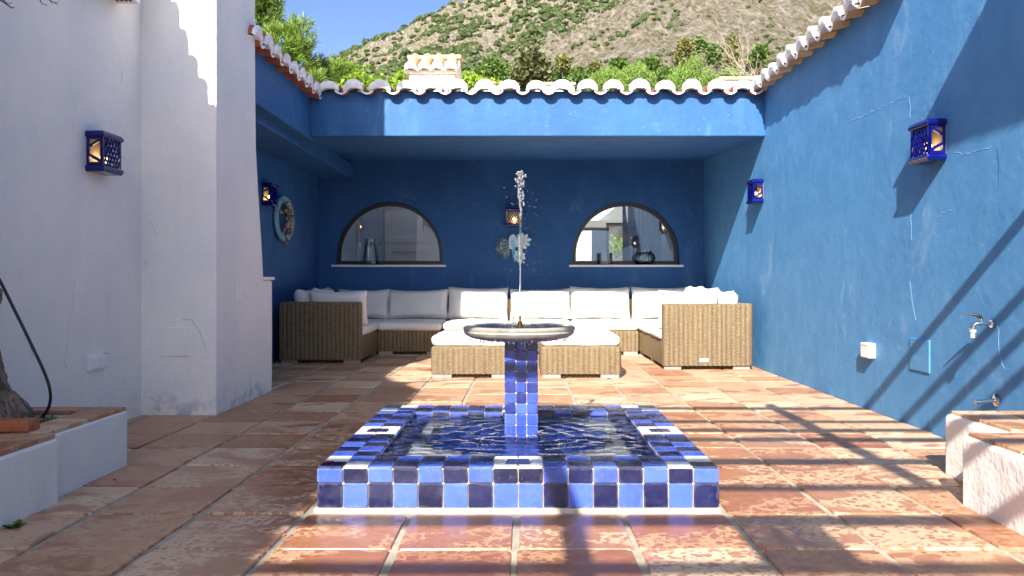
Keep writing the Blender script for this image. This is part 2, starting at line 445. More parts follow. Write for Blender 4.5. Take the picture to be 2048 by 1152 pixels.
M['jar'] = clear('jar_glass', (0.97, 0.99, 0.99), 0.02, 1.0, 1.4, base=0.03)
M['wood'] = plain('grey_wood', lin('#8a7a68'), 0.7, var=0.2, scale=10)

# ------------------------------------------------------------------ ground and floor
g = MB(); g.box(-60, 60, -60, 24, -0.4, -0.035)
tag(g.build('ground', plain('earth', lin('#9c8468'), 0.95, var=0.2, scale=1.2)), kind='structure')
fl = MB(); fl.box(-5.2, 3.0, -7.9, 16.2, -0.034, -0.010)
floor = tag(fl.build('patio_floor', M['mortar']), kind='structure')
def floor_tile_mesh(seed):
    r = random.Random(seed); hx, hy, ch = 0.2130, 0.2210, 0.004
    q = [(-hx, -hy), (hx, -hy), (hx, hy), (-hx, hy)]
    q = [(x + r.uniform(-.005, .005), y + r.uniform(-.004, .004)) for x, y in q]
    ring = []
    for i in range(4):                                  # cut, slightly worn corners
        a, b, c = Vector(q[i - 1]), Vector(q[i]), Vector(q[(i + 1) % 4]); w = r.uniform(.008, .022)
        ring += [b + (a - b).normalized() * w, b + (c - b).normalized() * w]
    n = len(ring); top = [p * (1 - ch / .21) for p in ring]
    b = MB(); b.add([(p.x, p.y, -.028) for p in ring] + [(p.x, p.y, -.007) for p in ring] + [(p.x, p.y, 0) for p in top],
                    [tuple(range(2 * n, 3 * n))] + [(k * n + i, k * n + (i + 1) % n, (k + 1) * n + (i + 1) % n, (k + 1) * n + i) for k in (0, 1) for i in range(n)])
    return b.mesh('floor_tile', [M['terracotta']])
ft = [floor_tile_mesh(i) for i in range(6)]
TX, TY = 0.452, 0.4555
r_ = random.Random(3)
for j in range(-3, 20):
    for i in range(-7, 6):
        x = -0.032 + TX * (i + 0.5); y = 3.035 + TY * (j + 0.5)
        if x < -3.2 or x > 2.75 or y > 12.1: continue
        if -0.95 + .2 < x < .9 - .2 and 3.5 + .2 < y < 5.35 - .2: continue     # under the basin
        if y > 6.2 and x < -3.0 : continue
        if x < -2.45 and y < 3.9: continue
        if x > 2.3 and y < 3.6: continue
        if x < -2.3 and 6.05 < y < 7.0: continue
        o = put('floor_tile', r_.choice(ft), floor, (x + r_.uniform(-.005, .005), y + r_.uniform(-.005, .005), r_.uniform(-.002, .002)),
                (r_.uniform(-.006, .006), r_.uniform(-.006, .006), r_.choice((0, math.pi)) + r_.uniform(-.008, .008)))

# ------------------------------------------------------------------ roof tiles shared by all eaves
TS = 0.283
def cover_mesh(name, clay, L=0.52, endfill=True, r=0.108, h=0.106, seed=0):
    b = MB(); n = 12; rr = random.Random(seed)
    out = [(-r * math.cos(math.pi * k / n), h * math.sin(math.pi * k / n)) for k in range(n + 1)]
    inn = [(-(r - .016) * math.cos(math.pi * k / n), (h - .018) * math.sin(math.pi * k / n)) for k in range(n + 1)]
    N = n + 1
    vs = [(x, 0, z) for x, z in out] + [(x * .9, L, z * .9) for x, z in out] + [(x, 0, z) for x, z in inn] + [(x * .9, L, z * .9) for x, z in inn]
    fs = []
    for k in range(n):
        fs += [(k, k + 1, N + k + 1, N + k), (2 * N + k + 1, 2 * N + k, 3 * N + k, 3 * N + k + 1), (k + 1, k, 2 * N + k, 2 * N + k + 1), (N + k, N + k + 1, 3 * N + k + 1, 3 * N + k)]
    b.add(vs, fs, 0)
    if endfill:                                          # lime mortar plug, arched underneath, lumpy face
        m = 12; arc = []; low = []
        for k in range(m + 1):
            t = math.pi * k / m
            arc.append((-(r + .004) * math.cos(t), (h + .003) * math.sin(t) ** .9))
            q = -1 + 2 * k / m
            low.append((q * (r + .004), 0.046 * max(0, 1 - abs(q) ** 2.2) - .026))
        K = m + 1
        mid = [((a[0] * .55 + c[0] * .45), (a[1] * .55 + c[1] * .45)) for a, c in zip(arc, low)]
        vs = [(x + rr.uniform(-.003, .003), -.010 + rr.uniform(-.006, .006), z + rr.uniform(-.005, .004)) for x, z in arc] + [(x, -.020 - rr.uniform(0, .008), z) for x, z in mid] + [(x, -.010 + rr.uniform(-.005, .005), z + rr.uniform(-.006, .003)) for x, z in low] + [(x, .09, z) for x, z in low] + [(x, .005, z) for x, z in arc]
        fs = []
        for k in range(m):
            fs += [(k, k + 1, K + k + 1, K + k), (K + k, K + k + 1, 2 * K + k + 1, 2 * K + k), (2 * K + k, 2 * K + k + 1, 3 * K + k + 1, 3 * K + k), (4 * K + k, 4 * K + k + 1, k + 1, k)]
        b.add(vs, fs, 1)
    return b.mesh(name, [clay, M['lime']], 50)
def pan_mesh(name, clay, L=0.52):
    b = MB(); n = 8; w = 0.064; N = n + 1
    prof = [(-w + 2 * w * k / n, 0.034 * ((2 * k / n - 1) ** 2)) for k in range(N)]
    low = [(x * 1.08, z - .013) for x, z in prof]
    vs = [(x, 0, z) for x, z in prof] + [(x, L, z) for x, z in prof] + [(x, 0, z) for x, z in low] + [(x, L, z) for x, z in low]
    fs = []
    for k in range(n): fs += [(k, k + 1, N + k + 1, N + k), (2 * N + k + 1, 2 * N + k, 3 * N + k, 3 * N + k + 1)]
    fs += [(0, N, 3 * N, 2 * N), (n, 2 * N + n, 3 * N + n, N + n)]
    b.add(vs, fs, 0)
    edge = MB()
    vs = [(x, -.006, z + .003) for x, z in prof] + [(x, -.006, z - .004) for x, z in low] + [(x, .01, z + .003) for x, z in prof]
    b.add(vs, [(k, k + 1, N + k + 1, N + k) for k in range(n)] + [(k, 2 * N + k, 2 * N + k + 1, k + 1) for k in range(n)], 1)
    return b.mesh(name, [clay, M['lime']], 50)
covers = [cover_mesh('roof_tile', M['clay_tile'], seed=i) for i in range(6)]
covers_p = [cover_mesh('roof_tile', M['clay_pale'], seed=i + 5) for i in range(3)]
covers_n = [cover_mesh('roof_tile', M['clay_pale'], endfill=False)]
pan = pan_mesh('roof_tile', M['clay_tile']); pan_p = pan_mesh('roof_tile', M['clay_pale'])
def eave(parent, start, step, count, z, rz, pitch, cov, pn, first=0.0, rows=1, jitter=.006):
    """a row of cover and pan tiles from start along step (2-D unit vector), fronts facing local -y turned by rz"""
    up = (-math.sin(rz), math.cos(rz))
    for k in range(count):
        for r in range(rows):
            d = 0.46 * r; zz = z + d * math.sin(pitch) + .012 * r
            x = start[0] + step[0] * (first + TS * k) + up[0] * d * math.cos(pitch); y = start[1] + step[1] * (first + TS * k) + up[1] * d * math.cos(pitch)
            j = r_.uniform(-jitter, jitter)
            c = r_.choice(cov) if r == 0 else covers_n[0]
            put('roof_tile', c, parent, (x + j, y + j, zz + r_.uniform(-.004, .004)), (pitch + r_.uniform(-.02, .02), r_.uniform(-.05, .05), rz + r_.uniform(-.035, .035))).scale = (r_.uniform(.95, 1.04), 1, r_.uniform(.90, 1.08))
            put('roof_tile', pn, parent, (x + step[0] * TS / 2, y + step[1] * TS / 2, zz - .036), (pitch, 0, rz))

# ------------------------------------------------------------------ the blue pavilion (alcove with two arched windows)
pav = thing('blue_pavilion', 'blue stuccoed pavilion with two arched windows and a tiled eave behind the sofa', 'building', (0, 12, 0), world=True)
BX0, BX1, YB, YF = -3.03, 2.67, 12.07, 9.02
wins = [(-1.99, .79), (1.515, .79)]
def arch(cx, hw, zb, st, inset=0.0, n=28):
    pts = [(cx - hw + inset, zb + inset), (cx + hw - inset, zb + inset)]
    for k in range(n + 1):
        t = math.pi * k / n
        pts.append((cx + (hw - inset) * math.cos(t), zb + st + (hw - inset) * math.sin(t)))
    return pts
ZB, ST = 1.228, .145
b = MB(); b.prism([[(BX0 - .2, 0), (BX1 + .2, 0), (BX1 + .2, 3.0), (BX0 - .2, 3.0)]] + [arch(cx, hw, ZB, ST) for cx, hw in wins], YB, YB + .30, 'xz')
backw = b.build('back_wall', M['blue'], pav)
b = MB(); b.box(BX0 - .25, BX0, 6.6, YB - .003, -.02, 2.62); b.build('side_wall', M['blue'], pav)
b = MB(); b.prism([[(YF + .17, 2.593), (YB + .05, 2.775), (YB + .05, 3.0), (YF + .17, 2.9)]], BX0 - .1, BX1 + .02, 'yz'); b.build('ceiling', M['blue'], pav)
b = MB(); b.box(-2.365, BX1 + .02, YF, YF + .18, 2.59, 3.088); bevel(b.build('fascia', M['blue'], pav), .012)
b = MB(); b.box(-3.3, -2.36, 6.55, YF + .16, 2.562, 3.048); bevel(b.build('fascia', M['blue'], pav), .012)
b = MB(); b.box(BX0 - .1, -2.507, 6.5, YB + .02, 2.49, 2.70); bevel(b.build('beam', M['blue'], pav), .012)
b = MB(); b.prism([[(9.06, 3.05), (13.7, 3.44), (13.7, 3.56), (9.06, 3.095)]], -3.4, 2.9, 'yz')  # stops short, leaving the room's rear open so daylight reaches the cabinet
roof = b.build('roof', M['clay_pale'], pav)
eave(roof, (-2.13, 8.90), (1, 0), 17, 3.076, 0, R(5), covers, pan, rows=1)
b = MB(); b.prism([[(-2.38, 3.04), (-4.6, 3.5), (-4.6, 3.6), (-2.38, 3.075)]], 6.5, 9.2, 'xz')
roof2 = b.build('roof', M['clay_tile'], pav)
eave(roof2, (-2.24, 6.84), (0, 1), 8, 3.035, R(90), R(10), covers, pan, rows=1)
# windows: reveal in the wall, black arched frame, pane, marble sill
for cx, hw in wins:
    b = MB(); b.prism([arch(cx, hw + .004, ZB, ST), arch(cx, hw, ZB, ST, .058)], YB + .13, YB + .19, 'xz')
    w = b.build('window', M['black'], pav)
    b = MB(); b.prism([arch(cx, hw, ZB, ST, .05)], YB + .155, YB + .162, 'xz'); b.build('pane', M['glass'], w)
    b = MB(); b.box(cx - hw - .055, cx + hw + .055, YB - .055, YB + .14, ZB - .036, ZB - .003); bevel(b.build('sill', M['white_trim'], w), .006)
# the room behind the glass
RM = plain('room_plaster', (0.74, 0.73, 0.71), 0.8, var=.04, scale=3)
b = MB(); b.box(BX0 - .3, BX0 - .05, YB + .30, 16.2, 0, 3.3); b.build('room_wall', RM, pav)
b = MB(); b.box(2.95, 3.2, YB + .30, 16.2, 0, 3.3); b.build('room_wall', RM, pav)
b = MB(); b.prism([[(BX0 - .3, 0), (3.2, 0), (3.2, 3.5), (BX0 - .3, 3.5)], [(1.62, .15), (2.22, .15), (2.22, 2.12), (1.62, 2.12)], [(-2.9, .3), (.9, .3), (.9, 2.5), (-2.9, 2.5)]], 16.0, 16.2, 'xz'); b.build('room_wall', plain('room_plaster_grey', (.20, .195, .19), .8, var=.06, scale=3), pav)  # the wide left opening is added to let sky light into the room
b = MB()
for x0, x1, z0, z1 in ((1.62, 2.22, .15, 2.12), (-2.9, -1, .3, 2.5), (-1, .9, .3, 2.5)):
    b.prism([[(x0, z0), (x1, z0), (x1, z1), (x0, z1)], [(x0 + .06, z0 + .06), (x1 - .06, z0 + .06), (x1 - .06, z1 - .06), (x0 + .06, z1 - .06)]], 16.04, 16.1, 'xz')
b.build('garden_and_fill_window', M['black'], pav)  # narrow frame looks onto the shrub; wide pair fills the added light opening
# ------------------------------------------------------------------ right: blue garden wall with a tiled coping
rw = thing('blue_garden_wall', 'tall worn blue garden wall with cracks, lanterns and taps along the patio edge', 'wall', (2.8, 5, 0), world=True)
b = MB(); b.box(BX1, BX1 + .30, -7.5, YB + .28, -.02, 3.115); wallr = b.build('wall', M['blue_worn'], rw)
b = MB(); b.prism([[(BX1 + .03, 3.08), (BX1 + 1.6, 3.40), (BX1 + 1.6, 3.46), (BX1 + .03, 3.125)]], -7.5, 12.2, 'xz')
cop = b.build('coping', M['clay_pale'], rw)
eave(cop, (BX1 - .135, 9.13), (0, -1), 13, 3.105, R(-90), R(12), covers_p, pan_p, rows=2, jitter=.012)
M['crack'] = plain('crack_filler', lin('#8fb5d4'), 0.9, var=.2, scale=40)
M['crack_dark'] = plain('crack_shadow', lin('#1f4a80'), 0.9)
def crack(pts, w=.008, mat='crack', X=BX1):
    """a thin raised run of filler on the right wall through picture points (u,v)"""
    P = []
    for u, v in pts:
        Y = X * 1632 / (u - 1047); P.append((Y, 1 + (560 - v) / 1632 * Y))
    fine = []
    for (a, c) in zip(P, P[1:]):
        n = max(2, int((Vector(a) - Vector(c)).length / .035))
        for k in range(n):
            t = k / n; fine.append((a[0] + (c[0] - a[0]) * t + random.gauss(0, .005), a[1] + (c[1] - a[1]) * t + random.gauss(0, .005)))
    fine.append(P[-1]); L = []; Rr = []
    for i, p in enumerate(fine):
        q = Vector(fine[min(i + 1, len(fine) - 1)]) - Vector(fine[max(i - 1, 0)]); nn = Vector((-q.y, q.x)).normalized() * w * random.uniform(.1, 1.0) * .24
        L.append((p[0] + nn.x, p[1] + nn.y)); Rr.append((p[0] - nn.x, p[1] - nn.y))
    n = len(L); mb = MB()
    mb.add([(X - .001, *p) for p in L] + [(X - .0022, (a[0] + c[0]) / 2, (a[1] + c[1]) / 2) for a, c in zip(L, Rr)] + [(X - .001, *p) for p in Rr],
           [(i, i + 1, n + i + 1, n + i) for i in range(n - 1)] + [(n + i, n + i + 1, 2 * n + i + 1, 2 * n + i) for i in range(n - 1)])
    return mb.build('crack', M[mat], rw)
crack([(1693, 245), (1735, 229), (1780, 208), (1818, 190)], .014)
crack([(1819, 191), (1821, 215), (1821, 236)], .02)
crack([(1822, 425), (1823, 455), (1824, 480)], .008)
crack([(1820, 560), (1826, 610), (1832, 640)], .006)
crack([(1910, 300), (1926, 311), (1950, 303), (1985, 293)], .012)
crack([(1995, 292), (1998, 340), (1996, 380)], .006, 'crack_dark')
crack([(1874, 436), (1886, 424), (1904, 421)], .010)
crack([(1995, 640), (1998, 690), (2003, 720), (2010, 738)], .012)

# ------------------------------------------------------------------ left: white house (wall, buttress, tiled eaves, upper storey)
wh = thing('white_house', 'white stuccoed house with a thick buttress and tiled eaves along the left edge', 'building', (-3.2, 5, 0), world=True)
b = MB(); b.box(-3.13, -2.83, -7.5, 6.1, -.02, 3.30); b.build('wall', M['white'], wh)
b = MB()
zs = [(-.02, 7.40), (.5, 7.405), (1.0, 7.40), (1.0, 7.16), (1.2, 7.125), (1.48, 7.075), (1.8, 7.01), (2.15, 6.956), (2.6, 6.94), (3.0, 6.935), (5.1, 6.93)]
b.prism([[(6.04, -.02)] + [(y, z) for z, y in zs] + [(6.04, 5.1)]], -2.95, -2.276, 'yz'); bevel(b.build('buttress', M['white'], wh), .022, 3, 30)
b = MB(); b.box(-2.9, -2.262, 7.12, 7.425, 1.0, 1.028); bevel(b.build('ledge', M['white_trim'], wh), .006)
b = MB(); b.box(-4.8, -2.06, 5.86, 7.3, 5.1, 5.22); b.build('eave_slab', M['white_plain'], wh)
b = MB(); b.prism([[(-2.76, 3.27), (-5.2, 3.9), (-5.2, 4.0), (-2.76, 3.32)]], -.05, 6.06, 'xz'); rl = b.build('roof', M['clay_tile'], wh)
eave(rl, (-2.735, .1), (0, 1), 21, 3.30, R(90), R(14), covers, pan, rows=1)
b = MB(); b.box(-6.5, -3.05, -7.5, -.15, 3.3, 4.98); b.build('wall', M['white'], wh)
b = MB(); b.prism([[(-2.93, 4.96), (-5.4, 7.36), (-7.9, 4.96), (-7.9, 5.06), (-5.4, 7.48), (-2.93, 5.04)]], -7.8, -.03, 'xz'); ru = b.build('roof', M['clay_tile'], wh)
eave(ru, (-2.9, -7.6), (0, 1), 27, 5.0, R(90), R(44), covers, pan, rows=1)
b = MB(); b.prism([[(-6.5, 4.97), (-3.1, 4.97), (-4.85, 6.65)]], -.4, -.2, 'xz'); b.build('gable', M['white'], wh)
# flush plates, vent box
b = MB(); b.box(-2.684, -2.447, 6.033, 6.05, .435, .650); bevel(b.build('cover_plate', M['white'], wh), .004)
b = MB(); b.box(-2.29, -2.268, 6.49, 6.665, .815, .985); p = bevel(b.build('switch_plate', M['white'], wh), .004)
b = MB(); b.lathe([(0.0001, .012), (.035, .010), (.045, 0)], 20); o = b.build('knob', M['white_plain'], p, 40, (-2.268, 6.577, .90), (0, R(90), 0)); o.scale = (1.45, .7, .6)
b = MB(); b.box(-2.84, -2.675, 4.85, 5.70, 2.925, 3.2); vb = bevel(b.build('vent_box', M['white_plain'], wh), .012)
b = MB()
for k in range(4): b.box(-2.80 + .03 * k, -2.785 + .03 * k, 4.9, 5.62, 2.917, 2.930)
b.build('grille', plain('rusty_metal', lin('#6b4a33'), .8, var=.4, scale=30), vb)
b = MB(); b.box(-2.84, -2.806, 5.285, 5.495, .405, .505); so = bevel(b.build('socket_box', M['plastic'], wh), .006)
for y in (5.305, 5.397):
    b = MB(); b.box(-2.808, -2.799, y, y + .082, .418, .492); bevel(b.build('socket_cover', M['plastic'], so), .004)

# ------------------------------------------------------------------ what stands behind and beside the camera and throws the shade
cp = thing('tiled_canopy', 'tiled canopy roof leaning on the blue garden wall above the near patio', 'canopy', (2.4, 1, 3.3), world=True)
b = MB(); b.prism([[(2.10, 3.36), (2.69, 3.55), (2.69, 3.62), (2.10, 3.42)]], -1.6, 3.36, 'xz'); cr = b.build('roof', M['clay_pale'], cp)
eave(cr, (2.10, -1.5), (0, 1), 17, 3.41, R(-90), R(18), covers_p, pan_p, rows=1)
pg = thing('timber_pergola', 'grey timber pergola of spaced slats over the near patio', 'pergola', (0, 0.5, 0), world=True)
SL = [(2.40, .05, .055), (1.79, .045, .05), (1.46, .045, .05), (1.15, .05, .055), (.53, .06, .065), (-.03, .045, .055), (-.56, .055, .065), (-1.13, .05, .055)]
for y, w, h in SL:
    y += .09; b = MB(); b.box(-2.82, 2.665, y - w / 2, y + w / 2, 2.6 - h, 2.6); b.build('slat', M['wood'], pg)
for x, y0, y1 in ((.965, -.02, 2.52), (-.80, -1.3, .54), (.965, -1.3, -1.0), (-2.2, -1.3, .6)):
    b = MB(); b.box(x - .035, x + .035, y0, y1, 2.605, 2.70); b.build('beam', M['wood'], pg)
for x in (-2.2, .965):
    b = MB(); b.box(x - .05, x + .05, -1.29, -1.19, -.01, 2.49); b.build('post', M['wood'], pg)
b = MB()
for k in range(22): b.tube([(-.13 + k * .0165, -1.05, 2.612), (-.13 + k * .0165 + random.uniform(-.01, .01), -.46 + random.uniform(-.06, .02), 2.612)], .0088, 6)
b.build('reed_mat', plain('reed', lin('#a08a5c'), .8, var=.2), pg)
nb = thing('neighbour_house', 'white house across the patio behind the camera', 'house', (-2, -9, 0), world=True)
b = MB(); b.prism([[(-7, 0), (-.2, 0), (-.2, 3.0), (-7, 3.0)], [(-1.7, 0.1), (-.5, .1), (-.5, 2.2), (-1.7, 2.2)]], -9.2, -9.0, 'xz'); b.build('wall', M['white'], nb)
b = MB(); b.box(-1.7, -.5, -9.15, -9.1, .1, 2.2); b.build('door', M['dark'], nb)
# ------------------------------------------------------------------ fountain
T = 0.1089; FX, FY = -0.024, 4.419; ZT = 0.185
fo = thing('tiled_fountain', 'low square fountain clad in blue checker tiles with a round bowl on a pillar', 'fountain', (FX, FY, 0), world=True)
x0, y0 = FX - 8 * T, FY - 8 * T
bs = MB()
bs.prism([[(x0 + .006, y0 + .006), (x0 + 16 * T - .006, y0 + .006), (x0 + 16 * T - .006, y0 + 16 * T - .006), (x0 + .006, y0 + 16 * T - .006)],
          [(x0 + 2 * T, y0 + 2 * T), (x0 + 14 * T, y0 + 2 * T), (x0 + 14 * T, y0 + 14 * T), (x0 + 2 * T, y0 + 14 * T)]], -.03, ZT - .006, 'xy')
basin = bs.build('basin', M['grout'], fo)
b = MB(); b.box(x0 - .014, x0 + 16 * T + .010, y0 - .016, y0 + 16 * T + .012, -.03, .010); bevel(b.build('plinth', plain('lime_skirt', lin('#b5aa98'), .9, var=.25, scale=20), fo), .006)
def glazed_tile(w, h, mat, seed=0):
    """a pillowed tile, front in +z, centred on the origin"""
    r = random.Random(seed); g = .0019 if w > .07 else .0013; a = w / 2 - g; c = h / 2 - g; b = MB()
    def ring(ix, z, jit=0):
        pts = []
        for sx, sy in ((-1, -1), (1, -1), (1, 1), (-1, 1)):
            cx, cy = sx * (a - ix), sy * (c - ix); q = .0045
            k1, k2 = ((cx - sx * q, cy), (cx, cy - sy * q))
            pts += [k2, k1] if sx * sy > 0 else [k1, k2]
        return [(x + r.uniform(-jit, jit), y + r.uniform(-jit, jit), z) for x, y in pts]
    # order the ring counter-clockwise
    import math as _m
    def ccw(p): return sorted(p, key=lambda q: _m.atan2(q[1], q[0]))
    R0 = ccw(ring(0, -.005, .0006)); R1 = ccw(ring(0.0, .001, .0009)); R2 = ccw(ring(.0028, .0034))
    n = len(R0)
    b.add(R0 + R1 + R2 + [(0, 0, .0040)], [(k * n + i, k * n + (i + 1) % n, (k + 1) * n + (i + 1) % n, (k + 1) * n + i) for k in (0, 1) for i in range(n)] + [(2 * n + i, 2 * n + (i + 1) % n, 3 * n) for i in range(n)])
    return b.mesh('tile', [M[mat]], 12)
_tc = {}
def tile(name, parent, w, h, mat, loc, rot):
    k = (round(w, 4), round(h, 4), mat, r_.randrange(3))
    if k not in _tc: _tc[k] = glazed_tile(w, h, mat, k[3])
    return put(name, _tc[k], parent, loc, (rot[0] + r_.uniform(-.012, .012), rot[1] + r_.uniform(-.012, .012), rot[2]))
OUT = ['navy', 'white_tile', 'light', 'navy', 'light', 'navy', 'light']; INN = ['white_tile', 'light', 'navy', 'mid', 'navy', 'mid', 'navy']
def ringtile(i, d): return (OUT if d == 0 else INN)[i if i < 8 else 15 - i]
def frame_block(cx, cy, vertical):
    # white surround with a navy tile in its middle
    t = T
    tile('rim_tile', basin, t, t, 'navy', (cx, cy, ZT), (0, 0, 0))
    for sx, w, h in ((-1, t / 2, t), (1, t / 2, t)): tile('rim_tile', basin, w, h, 'white_tile', (cx + sx * .75 * t, cy, ZT), (0, 0, 0))
    for sy in (-1, 1):
        for sx in (-1, 1): tile('rim_tile', basin, t, t / 2, 'white_tile', (cx + sx * .5 * t, cy + sy * .75 * t, ZT), (0, 0, 0))
for i in range(16):
    for j in range(16):
        d = min(i, j, 15 - i, 15 - j)
        if d > 1: continue
        if i in (7, 8) or j in (7, 8): continue
        # index along the side
        k = i if min(j, 15 - j) == d else j
        if d == 1 and min(i, 15 - i) == 1 and min(j, 15 - j) == 1: mt = 'light'
        elif d == 0: mt = OUT[min(k, 15 - k)]
        else: mt = INN[min(k, 15 - k)]
        tile('rim_tile', basin, T, T, mt, (x0 + (i + .5) * T, y0 + (j + .5) * T, ZT), (0, 0, 0))
for cx, cy in ((FX, y0 + T), (FX, y0 + 15 * T), (x0 + T, FY), (x0 + 15 * T, FY)): frame_block(cx, cy, False)
UP = ['light', 'navy', 'light', 'navy', 'light', 'navy', 'light', 'navy']; LO = ['navy', 'light', 'navy', 'light', 'navy', 'light', 'navy', 'light']
h1, h2 = .064, .108
for side in range(4):
    for i in range(16):
        k = i if i < 8 else 15 - i
        q = x0 + (i + .5) * T; p = y0 + (i + .5) * T
        L, rot = [((q, y0, 0), (R(90), 0, 0)), ((q, y0 + 16 * T, 0), (R(90), 0, R(180))), ((x0, p, 0), (R(90), 0, R(-90))), ((x0 + 16 * T, p, 0), (R(90), 0, R(90)))][side]
        tile('side_tile', basin, T, h1, UP[k], (L[0], L[1], ZT - .004 - h1 / 2), rot)
        tile('side_tile', basin, T, h2, LO[k], (L[0], L[1], ZT - .004 - h1 - h2 / 2), rot)
# inside of the basin: walls of tiles and a white floor with a blue disc, edged in navy
ib = MB(); ib.box(x0 + 2 * T, x0 + 14 * T, y0 + 2 * T, y0 + 14 * T, -.028, .140)
ib.build('basin_bed', M['grout'], fo)
bt = MB(); mats_b = [M['navy'], M['mid'], M['white_tile'], M['light']]
for i in range(24):
    for j in range(24):
        s = T / 2; cx, cy = x0 + 2 * T + (i + .5) * s, y0 + 2 * T + (j + .5) * s
        rr = math.hypot(cx - FX, cy - FY) / T; e = min(i, j, 23 - i, 23 - j)
        mi = (i + j) % 2 if e < 2 else (2 if rr > 4.85 else ((1, 3, 3, 3)[(i * 7 + j * 3) % 4] if rr < 4.4 else 0))
        g = .0007; bt.box(cx - s / 2 + g, cx + s / 2 - g, cy - s / 2 + g, cy + s / 2 - g, .140, .146 + r_.uniform(0, .002), mi)
for side in range(4):
    for i in range(12):
        u0 = i * T + .002; u1 = (i + 1) * T - .002; mi = (0, 1)[(i + side) % 2]
        X0, X1, Y0, Y1 = x0 + 2 * T, x0 + 14 * T, y0 + 2 * T, y0 + 14 * T
        if side == 0: bt.box(X0 + u0, X0 + u1, Y0, Y0 + .006, .146, ZT - .006, mi)
        if side == 1: bt.box(X0 + u0, X0 + u1, Y1 - .006, Y1, .146, ZT - .006, mi)
        if side == 2: bt.box(X0, X0 + .006, Y0 + u0, Y0 + u1, .146, ZT - .006, mi)
        if side == 3: bt.box(X1 - .006, X1, Y0 + u0, Y0 + u1, .146, ZT - .006, mi)
tag(bt.build('basin_mosaic', mats_b, fo), kind='stuff')
# water in the basin: a choppy sheet
def waterbump(n, l):
    g = n.new('ShaderNodeNewGeometry'); bmp = n.new('ShaderNodeBump'); bmp.inputs['Strength'].default_value = .22; bmp.inputs['Distance'].default_value = .012
    t = n.new('ShaderNodeTexNoise'); t.inputs['Scale'].default_value = 15; t.inputs['Detail'].default_value = 3; t.inputs['Distortion'].default_value = .6
    l.new(g.outputs['Position'], t.inputs['Vector']); l.new(t.outputs[0], bmp.inputs['Height']); return bmp.outputs[0]
M['water'] = clear('water', (.95, .975, .99), .07, 1.0, 1.20, refract=.25, bumpf=waterbump)
def wave(x, y):
    d = math.hypot(x - FX, y - FY); a = math.atan2(y - FY, x - FX)
    w = .0030 * math.sin(d * 58 + 1.5 * math.sin(a * 3)) * math.exp(-abs(d - .28) * 2.2)
    p = Vector((x * 7, y * 9, 0)); w += .0075 * noise.noise(p) + .0045 * noise.noise(p * 2.3 + Vector((5, 3, 1)))
    return w * .75
N = 130; xs = np.linspace(x0 + 2 * T + .007, x0 + 14 * T - .007, N); ys = np.linspace(y0 + 2 * T + .007, y0 + 14 * T - .007, N)
wb = MB(); wb.add([(x, y, .166 + wave(x, y)) for y in ys for x in xs], [(j * N + i, j * N + i + 1, (j + 1) * N + i + 1, (j + 1) * N + i) for j in range(N - 1) for i in range(N - 1)])
tag(wb.build('basin_water', M['water'], smooth=180), 'rippled water filling the tiled basin', 'water', kind='stuff')
# pillar of three tile columns, bowl, nozzle
PX, PYc, ph = -0.012, 4.42, .085
b = MB(); b.box(PX - ph + .003, PX + ph - .003, PYc - ph + .003, PYc + ph - .003, .02, .69); pil = b.build('pillar', M['grout'], fo)
pt = 2 * ph / 3
for row in range(12):
    z = .684 - (row + .5) * pt
    if row == 0: pass
    if z < .03: break
    for c in range(3):
        mt = 'deep' if (row + c) % 2 == 0 else ('mid' if row < 6 or (row + c) % 3 == 0 else 'light')  # upper rows get darker glazes: the bowl's shadow put into tile colour
        if row >= 5 and mt == 'deep' and (row + c) % 3: mt = 'mid'
        q = -ph + (c + .5) * pt
        for L, rz in (((PX + q, PYc - ph), 0), ((PX - q, PYc + ph), 180), ((PX - ph, PYc + q), -90), ((PX + ph, PYc + q), 90)):
            tile('pillar_tile', pil, pt, pt, mt, (L[0], L[1], z), (R(90), 0, R(rz)))
mb_ = Mat('weathered_stone', lin('#98948a'), 0.45, 0.0)
nn = mb_.noise(None, 5, 6, .65, .6); c = mb_.ramp(nn, [(.3, lin('#77756f')), (.5, lin('#aaa69d')), (.68, lin('#c4b8a0'))])
zz = mb_.ramp(mb_.noise(mb_.scale(mb_.pos(), (3, 3, 30)), 1, 4), [(.4, 0), (.7, 1)])
c = mb_.mix(mb_.math('MULTIPLY', zz, .5), c, lin('#6d6559')); mb_.set('Base Color', c); mb_.bump(mb_.noise(None, 30, 4), .25, .006); mb_.set('Coat Weight', .12); mb_.set('Coat Roughness', .12)
b = MB(); b.lathe([(.0001, .672), (.12, .672), (.205, .678), (.262, .690), (.290, .706), (.300, .722), (.297, .730), (.303, .738), (.302, .750), (.292, .755), (.280, .750), (.268, .738), (.10, .730), (.0001, .730)], 72, (FX, PYc, 0))
b.build('bowl', mb_.m, fo, 50)
N = 60; wb = MB(); vs = [(FX, PYc, .748)]; fs = []
for k in range(1, 13):
    for a in range(N):
        r = .285 * k / 12; t = 2 * math.pi * a / N; x, y = r * math.cos(t), r * math.sin(t)
        vs.append((FX + x, PYc + y, .748 + .004 * noise.noise(Vector((x * 30, y * 30, 2))) + .003 * math.sin(r * 90) * math.exp(-r * 6)))
fs += [(0, 1 + a, 1 + (a + 1) % N) for a in range(N)]
for k in range(11):
    for a in range(N): fs.append((1 + k * N + a, 1 + k * N + (a + 1) % N, 1 + (k + 1) * N + (a + 1) % N, 1 + (k + 1) * N + a))
wb.add(vs, fs); tag(wb.build('bowl_water', M['water'], smooth=180), 'thin sheet of water in the round bowl', 'water', kind='stuff')
b = MB(); b.lathe([(.0001, .74), (.013, .74), (.013, .772), (.009, .776), (.006, .782), (.006, .806), (.0001, .806)], 12, (FX + .005, PYc, 0)); b.build('nozzle', plain('brass', lin('#5e4a2c'), .4, .8), fo, 40)
